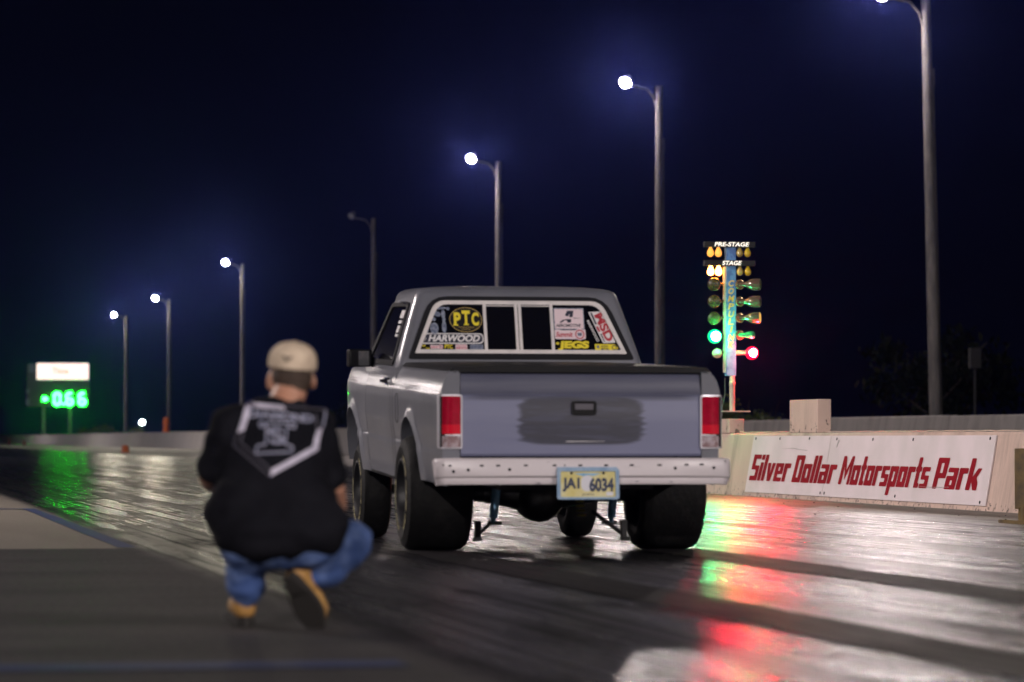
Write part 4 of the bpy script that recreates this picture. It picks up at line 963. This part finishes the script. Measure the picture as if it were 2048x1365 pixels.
# front side marker lamps on the nose
for s_ in (-1, 1):
    mb = TB(); mb.box((s_ * .70, 4.62, .86), (.10, .06, .12)); mb.build('headlight', M['chrome'], TK, 30, .01)

# --- wheels
def wheel(x, y, r, wd, rim, dish, label=None):
    s_ = 1 if x > 0 else -1; d = (s_, 0, 0); e = Vector((x - s_ * wd / 2, y, r)); c = wd
    root = bpy.data.objects.new('wheel', None)
    mb = MB()
    mb.lathe([(rim, .01), (rim + .02, .0), (r * .80, -.006), (r * .93, .008), (r * .985, .035), (r, .07), (r * 1.0, c * .5), (r, c - .07), (r * .985, c - .035), (r * .93, c - .008), (r * .80, c + .010), (rim + .02, c), (rim, c - .01)], e, d, n=56)
    ty = mb.build('wheel', M['rubber'], TK, 30)
    mb = MB()
    mb.lathe([(rim + .006, c + .006), (rim - .008, c + .008), (rim - .02, c - .01), (rim - .03, c - dish), (.09, c - dish - .01), (.085, c - dish + .03), (0, c - dish + .035)], e, d, n=40)
    mb.lathe([(rim, .0), (rim - .02, .02), (rim - .03, .1), (0, .11)], e, d, n=32)
    rm = mb.build('rim', M['dark_metal'], ty, 30)
    mb = MB()
    for k in range(5):
        a = k * 2 * math.pi / 5; mb.ell(e + Vector((s_ * (c - dish + .01), .055 * math.cos(a), .055 * math.sin(a))), (.014, .012, .012), n=8, m=6)
    mb.build('lug_nuts', M['chrome'], ty)
    # worn pale lettering band on the outer side wall, in dashes
    mb = MB()
    for a0, a1 in ((-1.25, -.55), (-.45, .35), (1.9, 2.7), (2.8, 3.6), (3.7, 4.3)):
        n_ = 10; vs = []
        for k in range(n_ + 1):
            a = a0 + (a1 - a0) * k / n_
            for rr in (rim + .022 + .004 * math.sin(k * 9), rim + .036 + .004 * math.sin(k * 5)): vs.append(e + Vector((s_ * (c + .0075), rr * math.cos(a), rr * math.sin(a))))
        mb.add(vs, [(2 * k, 2 * k + 2, 2 * k + 3, 2 * k + 1) for k in range(n_)])
    mb.build('sidewall_lettering', M['pale_yellow'], ty, 0)
    bpy.data.objects.remove(root)
wheel(-.668, 1.24, .345, .385, .205, .10); wheel(.748, 1.24, .345, .385, .205, .10)
wheel(-.685, 3.99, .330, .19, .19, .05); wheel(.725, 3.99, .330, .19, .19, .05)
# --- rear axle, differential, shocks, ladder bars, front cross member
mb = MB(); mb.tube([(-.56, 1.24, .345), (.56, 1.24, .345)], .055, n=14)
mb.lathe([(0, -.17), (.07, -.165), (.13, -.11), (.158, -.02), (.158, .02), (.12, .12), (.06, .17), (.045, .5)], (-.03, 1.22, .325), (0, 1, .05), n=20)
mb.tube([(-.03, 1.2, .325), (-.2, 1.23, .34), (-.36, 1.24, .345)], [.12, .085, .06]); mb.tube([(-.03, 1.2, .325), (.14, 1.23, .34), (.3, 1.24, .345)], [.12, .085, .06])
mb.build('rear_axle', M['dark_metal'], TK, 40)
for s_, xt, xb in ((-1, -.305, -.345), (1, .405, .375)):
    mb = MB(); mb.tube([(xt, 1.05, .47), (xb, 1.0, .20)], .026, n=12); mb.tube([(xb, 1.0, .22), (xb - .004, .995, .17)], .014, n=8); mb.build('shock_absorber', M['blue_anod'], TK)
    mb = MB(); mb.box((xb - .01 * s_, 1.02, .168), (.085, .06, .026)); mb.box((xb + s_ * .085, 1.06, .12), (.035, .05, .12)); mb.box((xb + s_ * .09, 1.04, .07), (.055, .05, .025)); mb.tube([(xb - s_ * (.10 if s_ > 0 else .02), 1.12, .235 if s_ > 0 else .18), (xb + s_ * .09, 1.06, .09)], .013, n=8)
    mb.build('suspension_bracket', M['dark_metal'], TK, 30, .003)
mb = MB()
for k in range(6): mb.lathe([(.022, -.006), (.03, 0), (.022, .006)], (.21 - .004 * k, 1.1, .21 + .028 * k), (0, 0, 1), n=10)
mb.build('coil_spring', M['yellow_spring'], TK)
mb = MB(); mb.box((-.28, .9, .425), (.08, .06, .03)); mb.build('tow_hook', M['red_metal'], TK, 30, .004)
mb = MB(); mb.tube([(-.6, 3.99, .33), (.6, 3.99, .33)], .03); mb.box((0, 3.9, .36), (.7, .3, .08)); mb.build('front_crossmember', M['dark_metal'], TK, 30)
for s_ in (-1, 1):
    mb = TB(); mb.tube([(s_ * .74, 2.05, .355), (s_ * .745, 3.4, .355)], .022, n=8); mb.build('sill_pipe', M['dark_metal'], TK) 

# ================================================================== PERSON crouching with back to us
PX, PY = 1.500, 12.2
PR = thing('person', 'person in black t-shirt, beige cap and jeans crouching with back to the camera', 'person', (PX, PY, 0))
# local axes: x right, y towards the truck, z up
sh_l, sh_r = (-.170, .14, .715), (.122, .14, .712)
el_l, el_r = (-.245, .20, .545), (.195, .20, .50)
wr_l, wr_r = (-.215, .43, .50), (.235, .37, .335)
def fingers(w_, d, up, side):
    """a slightly curled hand: palm plus four fingers and a thumb"""
    w_ = Vector(w_); d = Vector(d).normalized(); up = Vector(up).normalized(); sd = d.cross(up).normalized() * side; out = []
    palm = w_ + d * .05
    out.append(('c', w_, palm, .026, .028)); out += [('c', w_ + d * .03 + sd * k, palm + d * .03 + sd * k * 1.3, .014, .013) for k in (-.022, 0, .022)]
    for k, ln in ((-.030, .066), (-.010, .076), (.010, .072), (.030, .056)):
        a = palm + d * .035 + sd * k; b = a + d * ln * .5 - up * .008; c = b + d * ln * .35 - up * .026; e = c + d * ln * .12 - up * .022
        out += [('c', a, b, .0095, .009), ('c', b, c, .009, .008), ('c', c, e, .008, .0072)]
    a = w_ + d * .02 - sd * .026; b = a + d * .035 - sd * .022 - up * .012; c = b + d * .03 - up * .012
    out += [('c', a, b, .013, .011), ('c', b, c, .011, .009)]
    return out
hc = Vector((.050, .245, .898))
hr = Euler((R(8), R(5), R(-8))).to_matrix()
head = [('e', hc + Vector((0, .0, .015)), (.073, .090, .088), hr), ('e', hc + Vector((.004, .035, -.045)), (.058, .062, .062), hr),
        ('c', hc + Vector((.004, .02, -.02)), hc + Vector((.004, .075, -.085)), .05, .028),
        ('c', (.012, .185, .77), hc + Vector((0, -.02, -.04)), .066, .058), ('e', (.0, .17, .735), (.12, .07, .04)),
        ('e', hc + Vector((.004, .100, -.018)), (.011, .02, .018)), ('e', hc + Vector((.004, .088, -.058)), (.024, .012, .010)),
        ('e', hc + Vector((-.026, .083, .008)), (.014, .010, .009)), ('e', hc + Vector((.034, .083, .008)), (.014, .010, .009))]
for s_ in (-1, 1): head.append(('e', hc + Vector((s_ * .077, .008, -.022)), (.012, .022, .034), Euler((R(-12), 0, R(s_ * 20))).to_matrix()))
bodyp = head + [('e', (-.02, .14, .62), (.165, .11, .17)), ('e', (-.03, .09, .40), (.17, .12, .14)), ('c', sh_l, sh_r, .07, .07)]
for s_, sh, el, wr, d in ((-1, sh_l, el_l, wr_l, (.35, .9, -.1)), (1, sh_r, el_r, wr_r, (.1, .75, -.45))):
    bodyp += [('c', sh, el, .056, .044), ('c', el, Vector(el).lerp(Vector(wr), .35), .044, .043), ('c', Vector(el).lerp(Vector(wr), .35), wr, .043, .028)]
    bodyp += fingers(wr, d, (0, .2, 1), s_)
bodyp += [('c', (-.12, .12, .30), (-.125, .42, .44), .075, .055), ('c', (-.125, .42, .44), (-.12, .17, .09), .052, .035), ('c', (.07, .12, .30), (.275, .30, .285), .075, .055), ('c', (.275, .30, .285), (.085, .135, .20), .052, .036)]
bd = blob('body', bodyp, M['skin'], PR, .0075, 3)
hairp = [('e', hc + Vector((0, -.012, -.002)), (.0755, .084, .07), hr), ('e', hc + Vector((.0, -.03, -.04)), (.062, .062, .03), hr)]
blob('hair', hairp, M['hair'], PR, .009, 3, .002, 60)
# cap: crown shell, band, visor facing away
mb = MB(); rings = []
for a in range(0, 91, 9):
    t_ = R(a); rings.append([hc + hr @ Vector((.088 * math.cos(t_) ** .75 * math.cos(u), .004 + .104 * math.cos(t_) ** .75 * math.sin(u), .044 + .074 * math.sin(t_))) if a < 90 else hc + hr @ Vector((.003 * math.cos(u), .004 + .003 * math.sin(u), .118)) for u in [2 * math.pi * k / 32 for k in range(32)]])
rings.insert(0, [hc + hr @ Vector((.087 * math.cos(u), .004 + .103 * math.sin(u), .026 - .006 * math.sin(u))) for u in [2 * math.pi * k / 32 for k in range(32)]])
mb.loft(rings); cp = mb.build('cap', M['cap'], PR, 60)
mb = MB(); rows = []
for k in range(13):
    u = R(20 + 140 * k / 12); rows.append([hc + hr @ Vector((.086 * math.cos(u) * q, .004 + .10 * math.sin(u) * (q if q == 1 else 1.75), .036 - (.018 if q > 1 else 0) * math.sin(u))) for q in (1, 1.02)])
mb.loft([r + [p - Vector((0, 0, .004)) for p in reversed(r)] for r in rows]); mb.build('visor', M['cap'], cp, 60)
mb = MB()
for sgn in (-1, 1): mb.prism([(sgn * .002, .006), (sgn * .012, .012), (sgn * .019, .010), (sgn * .013, .004), (sgn * .006, .002), (sgn * .002, -.010)], lambda a, b, t: hc + hr @ Vector((a - .018, -.094 - t + .45 * (b + .0) ** 1 * .35, .066 + b)), 0, .008)
mb.build('emblem', M['hole'], cp, 0)
mb = MB(); mb.ell(hc + hr @ Vector((0, .003, .1195)), (.008, .008, .004), n=10, m=6); mb.build('button', M['cap'], cp)
# t-shirt
tor = [('e', (-.040, .085, .405), (.238, .165, .195)), ('e', (-.03, .06, .345), (.226, .175, .125)), ('e', (-.03, .12, .56), (.195, .135, .19)), ('e', (-.022, .145, .675), (.180, .110, .12)), ('c', sh_l, sh_r, .078, .078),
       ('c', (-.055, .17, .755), (.050, .17, .758), .066, .066), ('e', (.015, .175, .788), (.075, .062, .045)), ('e', (.10, .07, .36), (.135, .15, .12)), ('e', (.05, .09, .42), (.15, .14, .15)), ('e', (-.10, .07, .40), (.16, .14, .16))]
for sh, el in ((sh_l, el_l), (sh_r, el_r)):
    e2 = Vector(sh).lerp(Vector(el), .86); tor += [('c', sh, e2, .078, .062)]
shirt = blob('t_shirt', tor, M['shirt'], PR, .011, 4, .016, 9)
bvh = BVHTree.FromObject(shirt, bpy.context.evaluated_depsgraph_get())
def proj(x, z, off):
    h_ = bvh.ray_cast(Vector((x, -1, z)), Vector((0, 1, 0)))
    return (h_[0] if h_[0] else Vector((x, 0, z))) + Vector((0, -off, 0))
def lp(px, py): return ((px - 580) * .00175 + .020, .67 + (878 - py) / 571.0)
mb = MB()
def band(p, q, p2, q2, mi, off=.004, n=10):
    """quad strip p-q (outer) / p2-q2 (inner) in pixels, laid onto the cloth"""
    vs = []
    for k in range(n + 1):
        t_ = k / n
        for j in range(4):
            s = j / 3; a = [p[i] + (q[i] - p[i]) * t_ for i in (0, 1)]; b = [p2[i] + (q2[i] - p2[i]) * t_ for i in (0, 1)]
            vs.append(proj(*lp(a[0] + (b[0] - a[0]) * s, a[1] + (b[1] - a[1]) * s), off))
    mb.add(vs, [(4 * k + j, 4 * k + j + 1, 4 * k + j + 5, 4 * k + j + 4) for k in range(n) for j in range(3)], mi)
TL, TR, RL, TIP, LL = (496, 803), (656, 819), (638, 900), (535, 953), (467, 891)
tl, tr, rl, tip, ll = (506, 814), (646, 828), (627, 893), (537, 939), (480, 885)
mid = lambda a, b, f: (a[0] + (b[0] - a[0]) * f, a[1] + (b[1] - a[1]) * f)
band(TL, mid(TL, TR, .48), tl, mid(tl, tr, .48), 0); band(TL, mid(TL, LL, .72), tl, mid(tl, ll, .66), 0)
band(mid(TR, RL, .45), RL, mid(tr, rl, .5), rl, 0); band(RL, TIP, rl, tip, 0)
def line(a, b, w_, mi):
    d = Vector((b[0] - a[0], b[1] - a[1])); nn = Vector((-d.y, d.x)).normalized() * w_ / 2
    band((a[0] + nn.x, a[1] + nn.y), (b[0] + nn.x, b[1] + nn.y), (a[0] - nn.x, a[1] - nn.y), (b[0] - nn.x, b[1] - nn.y), mi)
line(mid(TL, TR, .5), TR, 3, 1); line(TR, mid(TR, RL, .45), 4, 2); line((633, 828), mid(tr, rl, .5), 3, 1); line(mid(TL, LL, .75), LL, 2, 1); line(LL, TIP, 2.5, 1); line(ll, tip, 2.5, 1); line(mid(tl, ll, .72), ll, 3, 1)
for a, b in (((518, 846), (520, 855)), ((519, 855), (533, 850)), ((533, 850), (528, 889)), ((528, 889), (511, 892)), ((511, 892), (508, 907)), ((508, 907), (582, 904)), ((582, 904), (583, 893)), ((583, 893), (567, 889)), ((567, 889), (575, 853)), ((575, 853), (590, 857)), ((590, 857), (592, 847)), ((592, 847), (518, 846))): line(a, b, 4, 2)
pf = lambda a, b, t: proj(*lp(a, b), .005)
text(mb, 'S', lambda a, b, t: proj(*lp(a, -b), .005), (551, -872), 32, 34, 0, 2, shear=-.12, bold=.03)
text(mb, 'DIAMOND', lambda a, b, t: proj(*lp(a, -b), .005), (563, -832), 132, 17, 0, 2, rot=R(-5), bold=.05)
mb.build('shirt_print', [M['print'], M['print_dim'], M['print_mid']], shirt, 0)
# jeans
jn = [('e', (-.03, .08, .31), (.19, .15, .105)), ('c', (-.12, .10, .30), (-.125, .42, .45), .105, .080), ('c', (-.125, .42, .45), (-.122, .15, .20), .078, .068), ('c', (-.122, .15, .20), (-.120, .155, .148), .070, .070),
      ('c', (.06, .10, .30), (.275, .29, .300), .105, .078), ('c', (.272, .29, .275), (.175, .17, .205), .072, .060), ('c', (.175, .17, .205), (.095, .125, .185), .062, .055), ('e', (.075, .05, .30), (.11, .10, .09))]
blob('jeans', jn, M['denim'], PR, .010, 3, .012, 14)
# boots
def boot(heel, d, nrm, ln):
    """heel point on the ground side, d along the foot, nrm = sole normal (pointing away from the foot)"""
    heel = Vector(heel); d = Vector(d).normalized(); nrm = Vector(nrm); nrm = (nrm - d * nrm.dot(d)).normalized(); up = -nrm; sd = d.cross(up)
    P = lambda a, b, c: heel + d * a + sd * b + up * c
    pr = [('c', P(.04, 0, .062), P(.05, 0, .13), .043, .048), ('c', P(.04, 0, .05), P(.15, 0, .060), .042, .040), ('c', P(.15, .0, .060), P(ln - .05, .004, .050), .040, .034), ('c', P(.15, .012, .055), P(ln - .07, .02, .048), .038, .032)]
    b = blob('boot', pr, M['boot'], PR, .008, 4)
    mb = MB(); out = []
    for k in range(28):
        a = 2 * math.pi * k / 28; x = ln / 2 + ln / 2 * math.cos(a); wv = .040 + .014 * math.sin(math.pi * min(1, max(0, x / ln - .25) / .9)) ; out.append((x, wv * math.sin(a)))
    mb.prism(out, lambda a, c, t: P(a, c, t), -.006, .022); mb.prism([(a, c) for a, c in out if a < .085] , lambda a, c, t: P(a, c, t), -.018, -.006)
    mb.build('sole', M['sole'], b, 30, .003)
    return b
boot((-.120, .140, .02), (-.06, 1, 0), (0, 0, -1), .285)
boot((.015, .02, .195), (.46, .34, -.80), (-.42, -.85, -.45), .26)

# haze
mb = MB(); mb.box((60, 590, 20), (700, 1300, 46))
hz = mb.build('haze', None, None, 0)
hm = bpy.data.materials.new('night_haze'); hm.use_nodes = True; nt = hm.node_tree
nt.nodes.remove(nt.nodes['Principled BSDF']); pv = nt.nodes.new('ShaderNodeVolumePrincipled')
pv.inputs['Density'].default_value = .00017; pv.inputs['Color'].default_value = (.14, .20, 1.0, 1); pv.inputs['Anisotropy'].default_value = .955
nt.links.new(pv.outputs[0], nt.nodes['Material Output'].inputs['Volume'])
hz.data.materials.clear(); hz.data.materials.append(hm); struct(hz, 'stuff')
